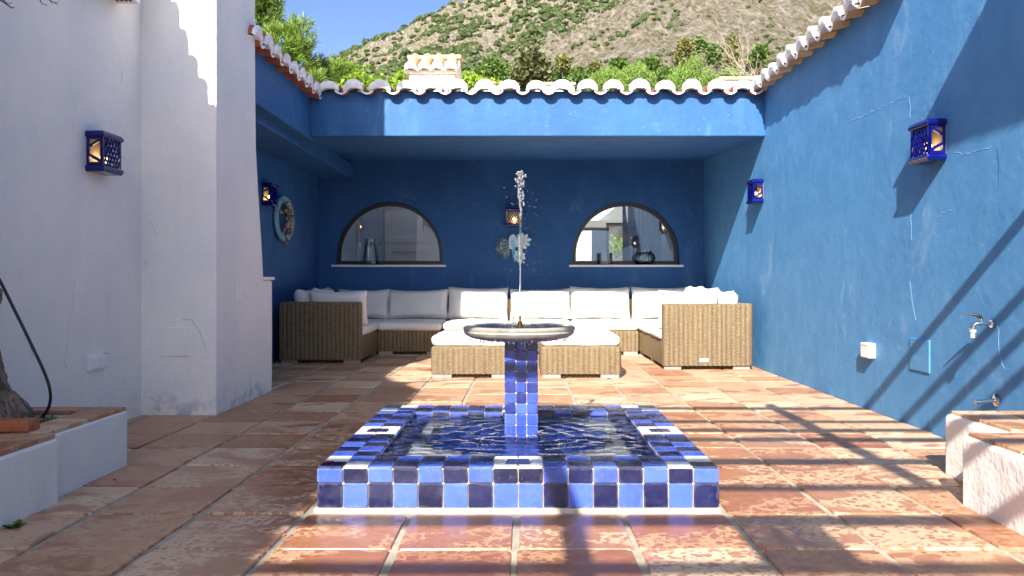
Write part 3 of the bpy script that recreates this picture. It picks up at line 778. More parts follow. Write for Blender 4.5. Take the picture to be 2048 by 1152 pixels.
# jet of water and its spray
mw = Mat('white_water', (.93, .95, .97), .08); mw.set('Transmission Weight', .85); mw.set('IOR', 1.33); M['jet'] = mw.m
b = MB(); pts = []; rad = []
JX = FX + .005
for k in range(110):
    t = k / 109; z = .80 + t * .75
    x = JX + .006 * t * math.sin(z * 20) + .006 * t * noise.noise(Vector((z * 25, 0, 0))); y = PYc + .006 * t * noise.noise(Vector((0, z * 25, 3)))
    r = .0040 + .0045 * max(0, t - .30)
    r *= 1 + (.55 * min(1, t * 1.6)) * noise.noise(Vector((z * 70, 7, 1)))
    pts.append((x, y, z)); rad.append(max(.0025, r))
b.tube(pts, rad, 8)
for k in range(85):                                        # the head of the jet breaks into lumps and beads
    cz = 1.585 - abs(r_.gauss(0, .055)); w = .011 * min(1, (1.60 - cz) / .05 + .35)
    b.ball((JX + .003 + r_.gauss(0, w), PYc + r_.gauss(0, w), cz), r_.uniform(.0025, .0085), 8, 5, sz=r_.uniform(.8, 2.0))
for k in range(26):
    cz = 1.40 + r_.uniform(0, .17); b.ball((JX + .018 + .004 * math.sin(cz * 60) + r_.gauss(0, .003), PYc + r_.gauss(0, .004), cz), r_.uniform(.002, .0055), 7, 5, sz=1.6)
jet = b.build('water_jet', M['jet'], smooth=180)
tag(jet, 'thin white jet of water rising from the bowl nozzle', 'water jet')
for v in jet.data.vertices:
    n3 = noise.noise_vector(v.co * 90) * .004 * min(1, max(0, (v.co.z - 1.0) / .5)); v.co += n3
b = MB()
def drop(x, y, z, r, st=1.6): b.octa((x, y, z), r, r * st)
for k in range(150):
    z = r_.uniform(.80, 1.50); s = .02 + .10 * (1.5 - z) + abs(r_.gauss(0, .05))
    a = r_.uniform(0, 6.28); drop(JX + s * math.cos(a) + .01, PYc + s * math.sin(a), z, r_.uniform(.0007, .0016), r_.uniform(1, 3.2))
for k in range(30): drop(JX + r_.gauss(.012, .008), PYc + r_.gauss(0, .01), r_.uniform(1.08, 1.2), r_.uniform(.002, .004), 2.2)
for k in range(90):
    a = r_.uniform(0, 6.28); q = r_.uniform(0, 1) ** 2 * .12; drop(FX - .03 + q * math.cos(a), PYc + q * math.sin(a), .752 + r_.uniform(0, .05) * (1 - q * 6), r_.uniform(.0015, .004), 1.3)
for k in range(46):
    a = r_.uniform(math.pi, 2 * math.pi); rr = r_.uniform(.20, .295); zt = .675 + max(0, rr - .2) * .25
    drop(FX + rr * math.cos(a), PYc + rr * math.sin(a), zt - r_.uniform(0, .012), r_.uniform(.003, .006), 1.5)
for k in range(14):
    a = r_.uniform(math.pi, 2 * math.pi); rr = .27; x, y = FX + rr * math.cos(a), PYc + rr * math.sin(a)
    b.tube([(x, y, .685), (x, y, .685 - r_.uniform(.02, .05))], .0011, 5)
for cx, cy in ((-.20, 4.05), (.19, 4.05), (.02, 4.28), (.13, 4.15), (-.26, 4.2), (.25, 4.25), (.06, 4.30), (-.06, 4.30)):
    for k in range(16): drop(cx + r_.gauss(0, .03), cy + r_.gauss(0, .03), .165 + abs(r_.gauss(0, .02)), r_.uniform(.0015, .0035), 1.8)
for k in range(46):                                        # drops flying out to the left and behind
    x = r_.uniform(-1.6, .9); y = r_.uniform(4.0, 6.5); z = r_.uniform(.15, .95)
    if abs(x - JX) > .12: drop(x, y, z, r_.uniform(.0010, .0022), r_.uniform(1, 4))
tag(b.build('water_spray', M['jet']), 'drops of water splashing around the fountain bowl', 'spray', kind='stuff')

# ------------------------------------------------------------------ rattan sofa
def wicker_panel(x0, x1, y0, y1, z0, z1, amp=.0085, rib=.053, rad=.028, top=True):
    """a woven block: corrugated sides with round corners and a rolled top edge"""
    per = []
    step = rib / 6; cs = [(x0 + rad, y0 + rad, 180), (x1 - rad, y0 + rad, 270), (x1 - rad, y1 - rad, 0), (x0 + rad, y1 - rad, 90)]
    for i, (cx, cy, a0) in enumerate(cs):
        for k in range(5):
            a = R(a0 + 90 * k / 4); per.append((cx + rad * math.cos(a), cy + rad * math.sin(a), math.cos(a), math.sin(a)))
        nx, ny, _ = cs[(i + 1) % 4]; a = R(a0 + 90); ax, ay = cx + rad * math.cos(a), cy + rad * math.sin(a); bx, by = nx + rad * math.cos(a), ny + rad * math.sin(a)
        L = math.hypot(bx - ax, by - ay); n = max(1, int(L / step))
        for k in range(1, n): t = k / n; per.append((ax + (bx - ax) * t, ay + (by - ay) * t, math.cos(a), math.sin(a)))
    out = []; s = 0
    for i, p in enumerate(per):
        if i: s += math.hypot(p[0] - per[i - 1][0], p[1] - per[i - 1][1])
        out.append((p, amp * (abs(math.sin(math.pi * s / rib)) - .6)))
    rings = [(z0, .004, .3), (z0 + .012, 0, 1), (z1 - .030, 0, 1), (z1 - .012, .005, .9), (z1 - .002, .016, .6), (z1, .030, .2)]
    b = MB(); n = len(out); vs = []
    for z, ins, k in rings: vs += [(p[0] + p[2] * (o * k - ins), p[1] + p[3] * (o * k - ins), z) for p, o in out]
    fs = [(r * n + i, r * n + (i + 1) % n, (r + 1) * n + (i + 1) % n, (r + 1) * n + i) for r in range(len(rings) - 1) for i in range(n)]
    fs += [tuple(range(n - 1, -1, -1)), tuple((len(rings) - 1) * n + i for i in range(n))]
    b.add(vs, fs); return b
def block(name, parent, *a, **k): return wicker_panel(*a, **k).build(name, M['wicker'], parent, 50)
def feet(parent, x0, x1, y0, y1):
    for x in (x0 + .02, x1 - .21):
        for y in (y0 + .015, y1 - .10):
            b = MB(); b.box(x, x + .19, y, y + .085, -.002, .05); bevel(b.build('foot', M['foot'], parent), .005)
    b = MB()                                                # woven underside seen between the feet
    for k in range(int((x1 - x0 - .1) / .022)):
        x = x0 + .05 + k * .022; b.tube([(x, y0 + .05, .045), (x + .02, y0 + .058, .008)], .0055, 5)
    b.build('underweave', M['wicker'], parent)
BZ = .325; BH = .735
def section(label, x0, x1, y0, y1, backs, arm=None, name='sofa_section'):
    o = thing(name, label, 'sofa section', ((x0 + x1) / 2, (y0 + y1) / 2, 0), group='rattan sofa sections', world=True)
    block('base', o, x0 + .004, x1 - .004, y0 + .004, y1 - .004, .045, BZ)
    t = .105
    if 'n' in backs: block('backrest', o, x0 + .004, x1 - .004, y1 - t, y1 - .002, BZ - .02, BH)
    if 'e' in backs: block('backrest', o, x1 - t, x1 - .002, y0 + (.11 if arm == 's' else .004), y1 - (.11 if 'n' in backs else .004), BZ - .02, BH)
    if 'w' in backs: block('backrest', o, x0 + .002, x0 + t, y0 + (.11 if arm == 's' else .004), y1 - (.11 if 'n' in backs else .004), BZ - .02, BH)
    if arm == 's': block('arm_panel', o, x0 - .002, x1 + .002, y0 - .012, y0 + .10, .045, BH + .004)
    feet(o, x0, x1, y0, y1)
    return o
section('rattan end section against the blue side wall, in shade behind the white buttress', -2.93, -1.95, 9.78, 10.92, 'w', 's')
section('rattan corner section in the shaded left corner under the lizard ring', -2.93, -1.965, 10.925, 11.88, 'nw')
MX = [-1.962, -1.086, -.208, .671, 1.549]
names = ['shaded rattan middle section beside the left corner, below the tall jar window',
         'rattan middle section half in shadow behind the left ottoman', 'sunlit rattan middle section straight behind the fountain jet',
         'sunlit rattan middle section beside the right corner, behind the right ottoman']
for i in range(4): section(names[i], MX[i], MX[i + 1], 10.9, 11.88, 'n')
section('sunlit rattan corner section in the right corner below the sunny wall', 1.552, 2.55, 10.925, 11.88, 'ne')
section('rattan side section along the blue garden wall, between corner and tagged end', 1.552, 2.55, 9.99, 10.92, 'e')
se = section('sunlit rattan end section with a small white tag, against the blue garden wall', 1.552, 2.55, 9.09, 9.985, 'e', 's')
b = MB(); b.box(1.955, 2.055, 9.066, 9.075, .088, .125); bevel(b.build('care_tag', M['plastic'], se), .003)
def ottoman(label, x0, x1):
    o = thing('ottoman', label, 'ottoman', ((x0 + x1) / 2, 8.7, 0), group='rattan ottomans', world=True)
    block('base', o, x0, x1, 8.285, 9.10, .045, BZ); feet(o, x0, x1, 8.285, 9.10); return o
ottoman('sunlit rattan ottoman left of the fountain pillar', -.94, -.115)
ottoman('sunlit rattan ottoman right of the fountain pillar', .17, .995)
# cushions
def cushion_mesh(w, d, h, puff=.03, rad=.045, seed=0, n=18, ears=0.0, sag=0.0):
    """soft box w x d x h centred, puffed on its large faces (d is thickness if it stands)"""
    bm = bmesh.new(); bmesh.ops.create_cube(bm, size=2.0); bmesh.ops.subdivide_edges(bm, edges=bm.edges, cuts=n, use_grid_fill=True)
    hx, hy, hz = w / 2, d / 2, h / 2; rd = Vector((seed * 3.1, seed * 1.7, seed * 5.3))
    for v in bm.verts:
        u, q, t = v.co
        p = Vector((u * hx, q * hy, t * hz))
        c = Vector((max(-hx + rad, min(hx - rad, p.x)), max(-hy + rad, min(hy - rad, p.y)), max(-hz + min(rad, hz * .9), min(hz - min(rad, hz * .9), p.z))))
        e = p - c
        if e.length > 1e-6: p = c + e.normalized() * min(rad, e.length if e.length < rad else rad)
        if puff:
            f = (1 - abs(u) ** 2.4) * (1 - abs(q) ** 2.4); p.z += math.copysign(puff * f, t) * (abs(t) ** .5)
        if ears:
            k = (abs(u) * abs(q)) ** 6; p.x += math.copysign(ears * k, u); p.y += math.copysign(ears * k, q); p.z *= 1 - .35 * k
            p.x -= math.copysign(.018 * (1 - abs(q) ** 2), u) * abs(u) ** 8; p.y -= math.copysign(.022 * (1 - abs(u) ** 2), q) * abs(q) ** 8
        w1 = noise.noise(p * 4 + rd); w2 = noise.noise(Vector((p.x * 11, p.y * 5, p.z * 9)) + rd * 2); w3 = noise.noise(Vector((p.x * 22, p.y * 30, p.z * 12)) + rd)
        nrm = (p - c * .6).normalized(); p += nrm * (.012 * w1 + .008 * w2 + .0035 * w3)
        v.co = p
    me = bpy.data.meshes.new('cushion'); bm.to_mesh(me); bm.free(); me.materials.append(M['fabric'])
    me.polygons.foreach_set('use_smooth', [True] * len(me.polygons)); return me
def piping(o, w, d, ears):
    b = MB(); pts = []; hx, hy = w / 2, d / 2
    for sx, sy, ex, ey in ((-1, -1, 1, -1), (1, -1, 1, 1), (1, 1, -1, 1), (-1, 1, -1, -1)):
        for k in range(12):
            t = k / 12; u, q = sx + (ex - sx) * t, sy + (ey - sy) * t; kk = (abs(u) * abs(q)) ** 6
            x, y = u * hx + math.copysign(ears * kk, u), q * hy + math.copysign(ears * kk, q)
            x -= math.copysign(.018 * (1 - abs(q) ** 2), u) * abs(u) ** 8; y -= math.copysign(.022 * (1 - abs(u) ** 2), q) * abs(q) ** 8
            x -= math.copysign(.010 * (kk > .5), x); y -= math.copysign(.010 * (kk > .5), y)
            pts.append((x, y, 0))
    pts.append(pts[0]); b.tube(pts, .0048, 6, caps=False); b.build('piping', M['fabric'], o, 180)
SC = 'seat cushions on the rattan sofa'; BC = 'back cushions on the rattan sofa'
def seat(label, x0, x1, y0, y1, seed, name='seat_cushion', grp=SC):
    h = .118; o = put(name, cushion_mesh(x1 - x0, y1 - y0, h, .014, .05, seed, 18), None, ((x0 + x1) / 2, (y0 + y1) / 2, BZ + h / 2 - .004), (0, 0, R(r_.uniform(-.6, .6))))
    tag(o, label, 'cushion', grp)
def back(label, x, y, rz, w, h, seed, lean=13, thick=.15, z=None, tilt=0, base=.438):
    h2 = h; o = put('back_cushion', cushion_mesh(w, h2, thick, .035, .07, seed, 20, ears=.012), None, None, None)
    # local: x width, y height, z thickness -> stand it up, lean it back
    Mx = Matrix.Translation((x, y, base + h2 / 2 * math.cos(R(lean)) + .005)) @ Matrix.Rotation(R(rz), 4, 'Z') @ Matrix.Rotation(R(90 - lean), 4, 'X') @ Matrix.Rotation(R(tilt), 4, 'Z')
    o.matrix_world = Mx; tag(o, label, 'cushion', BC); piping(o, w, h2, .012)
seat('long shaded seat cushion on the end section by the blue side wall', -2.82, -1.935, 9.89, 10.90, 1)
seat('shaded seat cushion in the left sofa corner', -2.82, -1.93, 10.92, 11.77, 2)
lab = ['shaded seat cushion right of the left corner in the back row', 'seat cushion partly sunlit behind the left ottoman', 'sunlit seat cushion straight behind the fountain bowl', 'sunlit seat cushion behind the right ottoman in the back row']
for i in range(4): seat(lab[i], MX[i] + .006, MX[i + 1] - .006, 10.875, 11.77, 3 + i)
seat('sunlit seat cushion in the right sofa corner', 1.535, 2.44, 10.915, 11.77, 8)
seat('sunlit seat cushion on the side section along the garden wall', 1.535, 2.44, 9.99, 10.91, 9)
seat('sunlit seat cushion on the tagged end section', 1.535, 2.44, 9.20, 9.98, 10)
seat('white cushion on top of the ottoman left of the pillar', -.93, -.125, 8.29, 9.09, 11, 'ottoman_cushion', 'ottoman cushions')
seat('white cushion on top of the ottoman right of the pillar', .18, .985, 8.29, 9.09, 12, 'ottoman_cushion', 'ottoman cushions')
yb = 11.74
for i, l in enumerate(['plump grey-looking back cushion in full shade below the tall jar window', 'back cushion split by the shadow edge, left of the fountain jet', 'sunlit back cushion directly behind the fountain jet', 'sunlit back cushion right of the jet under the gap between window and wall art']):
    back(l, (MX[i] + MX[i + 1]) / 2 + .01 * (-1) ** i, yb + (.0, .015, -.01, .01)[i], (-1.5, 1, -.5, 1.5)[i], .86, (.425, .455, .44, .462)[i], 20 + i, (12, 10, 14, 11)[i], tilt=(.8, -1, .6, -.7)[i])
back('shaded back cushion at the back of the left sofa corner', -2.30, yb, 0, .74, .43, 25, 12)
back('sunlit back cushion at the back of the right sofa corner', 1.99, yb + .01, 0, .86, .46, 26, 11)
back('shaded arm cushion propped against the left end panel', -2.27, 10.03, 180, .70, .43, 27, 9)
back('shaded back cushion leaning on the side wall at the left end', -2.70, 10.32, 90, .80, .45, 28, 12)
back('shaded back cushion leaning on the side wall in the left corner', -2.70, 11.1, 90, .78, .46, 29, 12)
back('sunlit arm cushion propped against the tagged right end panel', 1.88, 9.335, 180, .68, .44, 30, 9)
back('sunlit back cushion on the tagged end section along the garden wall', 2.32, 9.58, -90, .78, .44, 31, 12)
back('sunlit back cushion along the garden wall in the middle of the right side', 2.32, 10.38, -90, .86, .47, 32, 12)
back('sunlit back cushion along the garden wall deep in the right corner', 2.32, 11.2, -90, .82, .48, 33, 12)
# ------------------------------------------------------------------ ceramic wall lanterns
def lantern(label):
    """local: wall plane y=0, lantern stands out to -y, base z=0"""
    o = thing('wall_lantern', label, 'lantern', group='blue ceramic wall lanterns')
    W, D, H = .24, .112, .265; hw = W / 2
    def cap(z0, z1, name):
        b = MB(); prof = [(0, .0), (.25, .006), (.5, .012), (.75, .010), (1, .004)]
        rings = []
        for t, e in (prof if z1 > z0 else prof): rings.append((z0 + (z1 - z0) * t, e + .002))
        vs = []
        for z, e in rings: vs += [(-hw - e, 0, z), (-hw - e, -D - e, z), (hw + e, -D - e, z), (hw + e, 0, z)]
        n = len(rings); fs = [(k * 4 + i, k * 4 + (i + 1) % 4, (k + 1) * 4 + (i + 1) % 4, (k + 1) * 4 + i) for k in range(n - 1) for i in range(4)] + [(3, 2, 1, 0), tuple((n - 1) * 4 + i for i in range(4))]
        b.add(vs, fs); bevel(b.build(name, M['cobalt'], o), .004)
    cap(0, .042, 'base_cap'); cap(H, H - .042, 'top_cap')
    z0, z1 = .042, H - .042
    b = MB(); b.box(-hw + .004, hw - .004, -.008, -.001, z0, z1); b.build('back_plate', M['cream'], o)
    # side cheeks with three openings cut between slanted bars
    for s in (-1, 1):
        b = MB(); d0, d1 = -D + .003, -.003; zl, zh = z0, z1; e = .018; zi0, zi1 = zl + .02, zh - .014; dm0, dm1 = d0 + e, d1 - e
        outer = [(d0, zl), (d1, zl), (d1, zh), (d0, zh)]
        hh = zi1 - zi0; q = hh * .30
        top = [(dm1, zi1), (dm0 + .012, zi1), (dm1, zi1 - q * .78)]
        mid = [(dm0, zi1 - .012), (dm1, zi1 - q - .010), (dm1, zi0 + q + .012), (dm0, zi0 + .020)]
        bot = [(dm0 + .010, zi0), (dm1, zi0), (dm1, zi0 + q * .85)]
        b.prism([outer, top, mid, bot], s * (hw - .012), s * hw, 'yz'); bevel(b.build('cheek', M['cobalt'], o), .002)
    # woven diamond lattice on the front
    b = MB(); n = 5; ww = W - .03; hh = z1 - z0
    P = ww / 3.5
    def seg(x0, za, x1, zb, off):
        c = []
        for k in range(7):
            t = k / 6; c.append((x0 + (x1 - x0) * t, -D + .006 - off - .0015 * math.sin(t * 12), za + (zb - za) * t))
        b.tube(c, .0062, 6)
    k = -4
    while k < 8:
        for sgn in (1, -1):
            xa = -ww / 2 + k * P * .5 * 1.0; sl = sgn * .62
            # clip the bar to the panel
            pts = []
            for z in (z0, z1):
                pts.append((xa + (z - z0) * sl + (0 if sgn > 0 else hh * .62), z))
            (xa1, za1), (xb1, zb1) = pts
            def clip(x_, z_, xo, zo):
                if x_ < -ww / 2: z_ = zo + (z_ - zo) * ((-ww / 2 - xo) / (x_ - xo)); x_ = -ww / 2
                if x_ > ww / 2: z_ = zo + (z_ - zo) * ((ww / 2 - xo) / (x_ - xo)); x_ = ww / 2
                return x_, z_
            if max(xa1, xb1) > -ww / 2 and min(xa1, xb1) < ww / 2:
                A = clip(xa1, za1, xb1, zb1); B = clip(xb1, zb1, *A)
                if abs(A[1] - B[1]) > .008: seg(A[0], A[1], B[0], B[1], .003 * sgn)
        k += 1.25
    for x in (-ww / 2 - .006, ww / 2 + .006): b.box(x - .009, x + .009, -D, -D + .012, z0, z1)
    b.build('lattice', M['cobalt'], o, 60)
    b = MB(); b.ball((0, -.056, .105), .026, 14, 9); b.lathe([(.013, .042), (.013, .082), (.02, .09)], 12, (0, -.056, 0)); b.build('bulb', M['bulb'], o, 180)
    return o
L0 = lantern('dark blue ceramic lantern with glowing bulb on the white house wall')
L0.location = (-2.83, 5.395, 1.703); L0.rotation_euler = (0, 0, R(90))
G = 'blue ceramic wall lanterns'
copy_tree(L0, (-3.03, 9.56, 1.862), R(90), 'shaded ceramic lantern beside the teal ring on the blue side wall', G)
copy_tree(L0, (-.135, YB, 1.79), 0, 'ceramic lantern facing the camera between the two arched windows', G)
copy_tree(L0, (2.67, 9.20, 1.862), R(-90), 'small-looking sunlit lantern by the shadow edge above the sofa end', G)
copy_tree(L0, (2.67, 5.273, 1.757), R(-90), 'large-looking sunlit lantern casting a long shadow high on the blue garden wall', G)

# ------------------------------------------------------------------ teal ring with a carved lizard
ring = thing('lizard_ring', 'round teal wooden ring with a carved brown lizard clinging to it', 'wall ornament', (-2.966, 10.13, 1.757), R(83))
# local: ring in the xz plane, front towards -y
b = MB(); Rr = .285
vs = []; n = 48; prof = [(-.045, .012), (-.040, -.012), (.0, -.018), (.040, -.012), (.045, .012), (0, .014)]
for k in range(n):
    a = 2 * math.pi * k / n
    for dr, y in prof: vs.append(((Rr - .045 + dr) * math.cos(a), y, (Rr - .045 + dr) * math.sin(a)))
P = len(prof); b.add(vs, [(k * P + i, ((k + 1) % n) * P + i, ((k + 1) % n) * P + (i + 1) % P, k * P + (i + 1) % P) for k in range(n) for i in range(P)])
mt = Mat('teal_paint', lin('#6fa3ad'), .7); cc = mt.mix(mt.ramp(mt.noise(None, 14, 5, .65), [(.55, 0), (.68, 1)]), lin('#6b9fab'), lin('#a9b8ac')); mt.set('Base Color', cc)
b.build('ring', mt.m, ring, 40)
def skin(name, pts, edges, mat, parent, sub=1):
    me = bpy.data.meshes.new(name); me.from_pydata([p[:3] for p in pts], edges, []); me.materials.append(mat)
    o = put(name, me, parent)
    o.modifiers.new('skin', 'SKIN').use_smooth_shade = True
    for i, p in enumerate(pts):
        sv = me.skin_vertices[0].data[i]; sv.radius = (p[3], p[3]); sv.use_root = (i == 0)
    s = o.modifiers.new('sub', 'SUBSURF'); s.levels = s.render_levels = sub
    return o
LZ = [(0, -.05, .02, .040), (-.01, -.055, .085, .046), (-.03, -.06, .135, .034), (-.05, -.062, .17, .040), (-.062, -.062, .215, .020),
      (.0, -.05, -.06, .034), (.005, -.045, -.13, .026), (.005, -.035, -.22, .018), (.0, -.03, -.30, .013), (-.01, -.03, -.36, .006),
      (-.09, -.05, .10, .020), (-.15, -.04, .055, .016), (-.19, -.036, .075, .012), (.075, -.05, .07, .020), (.14, -.04, .03, .016), (.185, -.036, .045, .012),
      (-.07, -.045, -.10, .022), (-.12, -.035, -.16, .014), (.075, -.045, -.09, .022), (.11, -.035, -.165, .014),
      (-.215, -.034, .10, .006), (-.22, -.034, .07, .006), (-.21, -.034, .045, .006), (.21, -.034, .07, .006), (.215, -.034, .04, .006), (-.15, -.03, -.18, .006), (-.12, -.03, -.20, .006), (.14, -.03, -.19, .006), (.11, -.03, -.205, .006)]
LE = [(0, 1), (1, 2), (2, 3), (3, 4), (0, 5), (5, 6), (6, 7), (7, 8), (8, 9), (1, 10), (10, 11), (11, 12), (1, 13), (13, 14), (14, 15), (5, 16), (16, 17), (5, 18), (18, 19), (12, 20), (12, 21), (12, 22), (15, 23), (15, 24), (17, 25), (17, 26), (19, 27), (19, 28)]
ml = Mat('carved_wood', lin('#6b4d3c'), .7); cc = ml.mix(ml.ramp(ml.noise(None, 22, 4, .6), [(.50, 0), (.62, 1)]), lin('#6a4b3b'), lin('#b9aea0')); ml.set('Base Color', cc)
skin('lizard', LZ, LE, ml.m, ring, 2)

# ------------------------------------------------------------------ metal parrot and leaves on the back wall
art = thing('parrot_wall_art', 'painted metal parrot among a palm leaf and pale monstera leaves on the back wall', 'wall art', (0, YB, 1.35), world=True)
K = 12.05 / 1632
def ap(zx, zy):                                             # enlarged-crop point to wall x, z
    u, v = 960 + zx / 5.7625, 400 + zy / 5.7625
    return ((u - 1047) * K, 1 + (560 - v) * K)
def sheet(name, mat, outline, y, th=.006):
    b = MB(); b.prism([[ap(*p) for p in outline]], y - th, y, 'xz'); return b.build(name, mat, art)
mp = Mat('palm_paint', lin('#3f6a78'), .5); mp.set('Base Color', mp.mix(mp.ramp(mp.noise(mp.scale(mp.pos(), (20, 1, 60)), 1, 3), [(.42, 0), (.6, 1)]), lin('#2c5261'), lin('#8fa8a4')))
mm = Mat('pale_paint', lin('#cfe6ee'), .5); mm.set('Base Color', mm.mix(mm.ramp(mm.noise(None, 16, 4), [(.4, 0), (.6, 1)]), lin('#bfe0ec'), lin('#e6eee6')))
c0 = (335, 560)
for k in range(17):                                         # palm fan blades
    a = R(112 + k * 9.6); L = r_.uniform(165, 205) * (1 - .18 * abs(k - 7) / 8); w = 11
    d = (math.cos(a), -math.sin(a)); nrm = (-d[1], d[0]); q = (c0[0], c0[1] - 15)
    pts = [(q[0] - nrm[0] * 3, q[1] - nrm[1] * 3), (q[0] + d[0] * L * .55 - nrm[0] * w, q[1] + d[1] * L * .55 - nrm[1] * w), (q[0] + d[0] * L, q[1] + d[1] * L), (q[0] + d[0] * L * .55 + nrm[0] * w, q[1] + d[1] * L * .55 + nrm[1] * w), (q[0] + nrm[0] * 3, q[1] + nrm[1] * 3)]
    sheet('palm_blade', mp.m, pts, YB - .012 - .002 * (k % 3))
def monstera(cx, cy, ang, sc):
    pts = []; n = 9
    for k in range(n):
        t = -140 + 280 * k / (n - 1); a = R(t + ang); L = sc * (1.0 if abs(t) < 1 else 1 - .28 * abs(t) / 140)
        da = R(13); pts.append((cx + math.cos(a - da) * L * .80, cy - math.sin(a - da) * L * .80)); pts.append((cx + math.cos(a) * L, cy - math.sin(a) * L)); pts.append((cx + math.cos(a + da) * L * .80, cy - math.sin(a + da) * L * .80))
        if k < n - 1:
            a2 = R(t + 140 / (n - 1) + ang); pts.append((cx + math.cos(a2) * L * .46, cy - math.sin(a2) * L * .46))
    leaf = sheet('monstera_leaf', mm.m, pts, YB - .024)
    b = MB()
    for k in range(12):
        t = R(-120 + 240 * k / 11 + ang); q = sc * (.22 + .12 * (k % 2)); x, z = ap(cx + math.cos(t) * q, cy - math.sin(t) * q); b.octa((x, YB - .031, z), .006, .010)
    b.build('leaf_hole', M['black'], leaf)
monstera(475, 478, 12, 122); monstera(440, 640, -22, 92)
par = [(338, 545), (330, 490), (335, 440), (355, 408), (385, 395), (408, 408), (418, 440), (415, 500), (410, 560), (404, 610), (396, 640), (388, 672), (378, 668), (372, 610), (370, 570), (352, 565), (322, 556)]
po = sheet('parrot', mm.m, par, YB - .036, .010)
sheet('parrot_tail', plain('parrot_blue', lin('#4fb0d8'), .5, var=.3, scale=25), [(376, 560), (400, 530), (412, 548), (404, 612), (392, 670), (378, 668), (373, 610)], YB - .047, .004)
sheet('parrot_wing', plain('parrot_wing_blue', lin('#8ecbe0'), .5, var=.25, scale=25), [(348, 480), (372, 455), (398, 470), (402, 520), (384, 560), (362, 545)], YB - .047, .004)
b = MB(); e = ap(362, 428); b.octa((e[0], YB - .049, e[1]), .008); b.build('parrot_eye', M['black'], po)

# ------------------------------------------------------------------ jars on the window sills
SZ = ZB - .003
def jar(name, label, u, prof, n=48, fl=0.0, nf=14):
    x = (u - 1047) / 1632 * 12.12; b = MB(); inner = [(max(.0001, r - .006), z + (.008 if i == 0 else 0)) for i, (r, z) in enumerate(prof)]
    b.lathe([(.0001, 0)] + prof + inner[::-1] + [(.0001, .008)], n, (0, 0, 0), flute=fl, nf=nf)
    return tag(b.build(name, M['jar'], None, 60, (x, YB + .055, SZ + .001)), label, 'jar', 'glass jars on the window sills')
jar('glass_jar', 'tall tapered ribbed glass jar on the left window sill', 741, [(.085, 0), (.108, .015), (.112, .05), (.098, .20), (.082, .32), (.074, .345), (.080, .365), (.080, .385)], 56, .035, 10)
jar('glass_jar', 'short cut-glass cylinder on the right window sill', 1210, [(.095, 0), (.103, .01), (.104, .16), (.104, .175)], 64, .045, 16)
jar('glass_jar', 'round ribbed glass bowl on the right window sill', 1289, [(.07, 0), (.105, .015), (.15, .07), (.155, .11), (.13, .165), (.105, .185), (.112, .20), (.112, .21)], 72, .05, 18)

# ------------------------------------------------------------------ things seen inside the room
cab = thing('cabinet', 'white panelled cupboard doors behind the left arched window', 'cabinet', (-2.2, 15.1, 0), world=True)
CW = plain('cabinet_white', (.70, .69, .68), .5)
b = MB(); b.box(-3.02, -1.0, 15.2, 15.3, .1, 2.75); b.build('body', CW, cab)
for x0c, x1c in ((-3.05, -2.60), (-2.57, -1.70), (-1.68, -1.02)):
    b = MB()
    for zl, zh in ((.12, 1.62), (1.70, 2.7)): b.prism([[(x0c, zl), (x1c, zl), (x1c, zh), (x0c, zh)], [(x0c + .10, zl + .10), (x1c - .10, zl + .10), (x1c - .10, zh - .10), (x0c + .10, zh - .10)]], 15.16, 15.20, 'xz')
    bevel(b.build('door', CW, cab), .008)
b = MB(); n = 60
vs = [(1.70 + .55 * k / n + (.10 * (1 - zt) if k < 8 else 0) * 0, 13.3 + .035 * math.sin(k * .95 + .5 * zt), .2 + 2.2 * zt) for zt in (0, .5, 1) for k in range(n + 1)]
b.add(vs, [(r * (n + 1) + k, r * (n + 1) + k + 1, (r + 1) * (n + 1) + k + 1, (r + 1) * (n + 1) + k) for r in (0, 1) for k in range(n)])
cu = b.build('curtain', plain('mauve_cloth', lin('#9a8f98'), .9, var=.15), None, 60); cu.modifiers.new('t', 'SOLIDIFY').thickness = .006
tag(cu, 'greyish mauve curtain hanging behind the right arched window', 'curtain')
b = MB(); b.prism([[(1.60, .2), (1.78, .2), (1.72, 1.5), (1.64, 2.3), (1.60, 2.3)]], 13.18, 13.2, 'xz')
tag(b.build('scarf', plain('maroon_cloth', lin('#5a2228'), .9, var=.2), None), 'dark maroon cloth hanging beside the mauve curtain', 'cloth')

# hairline cracks in the white plaster
def hair(P, axis, c, sgn, w=.004):
    fine = []
    for a, e in zip(P, P[1:]):
        n = max(2, int((Vector(a) - Vector(e)).length / .03))
        for k in range(n): t = k / n; fine.append((a[0] + (e[0] - a[0]) * t + random.gauss(0, .004), a[1] + (e[1] - a[1]) * t + random.gauss(0, .004)))
    fine.append(P[-1]); L, Q = [], []
    for i, p in enumerate(fine):
        d = Vector(fine[min(i + 1, len(fine) - 1)]) - Vector(fine[max(i - 1, 0)]); nn = Vector((-d.y, d.x)).normalized() * w * random.uniform(.2, 1) * .5
        L.append((p[0] + nn.x, p[1] + nn.y)); Q.append((p[0] - nn.x, p[1] - nn.y))
    at3 = (lambda p: (c + sgn * .0012, p[0], p[1])) if axis == 'x' else (lambda p: (p[0], c + sgn * .0012, p[1]))
    n = len(L); b = MB(); b.add([at3(p) for p in L] + [at3(p) for p in Q], [(i, i + 1, n + i + 1, n + i) for i in range(n - 1)])
    return b.build('crack', M['plaster_crack'], wh)
M['plaster_crack'] = plain('plaster_crack', (.40, .39, .39), .9)
def hx(pts, w=.004):                                        # on the long side wall
    hair([(-2.83 * 1632 / (u - 1047), 1 + (560 - v) / 1632 * (-2.83 * 1632 / (u - 1047))) for u, v in pts], 'x', -2.83, 1, w)
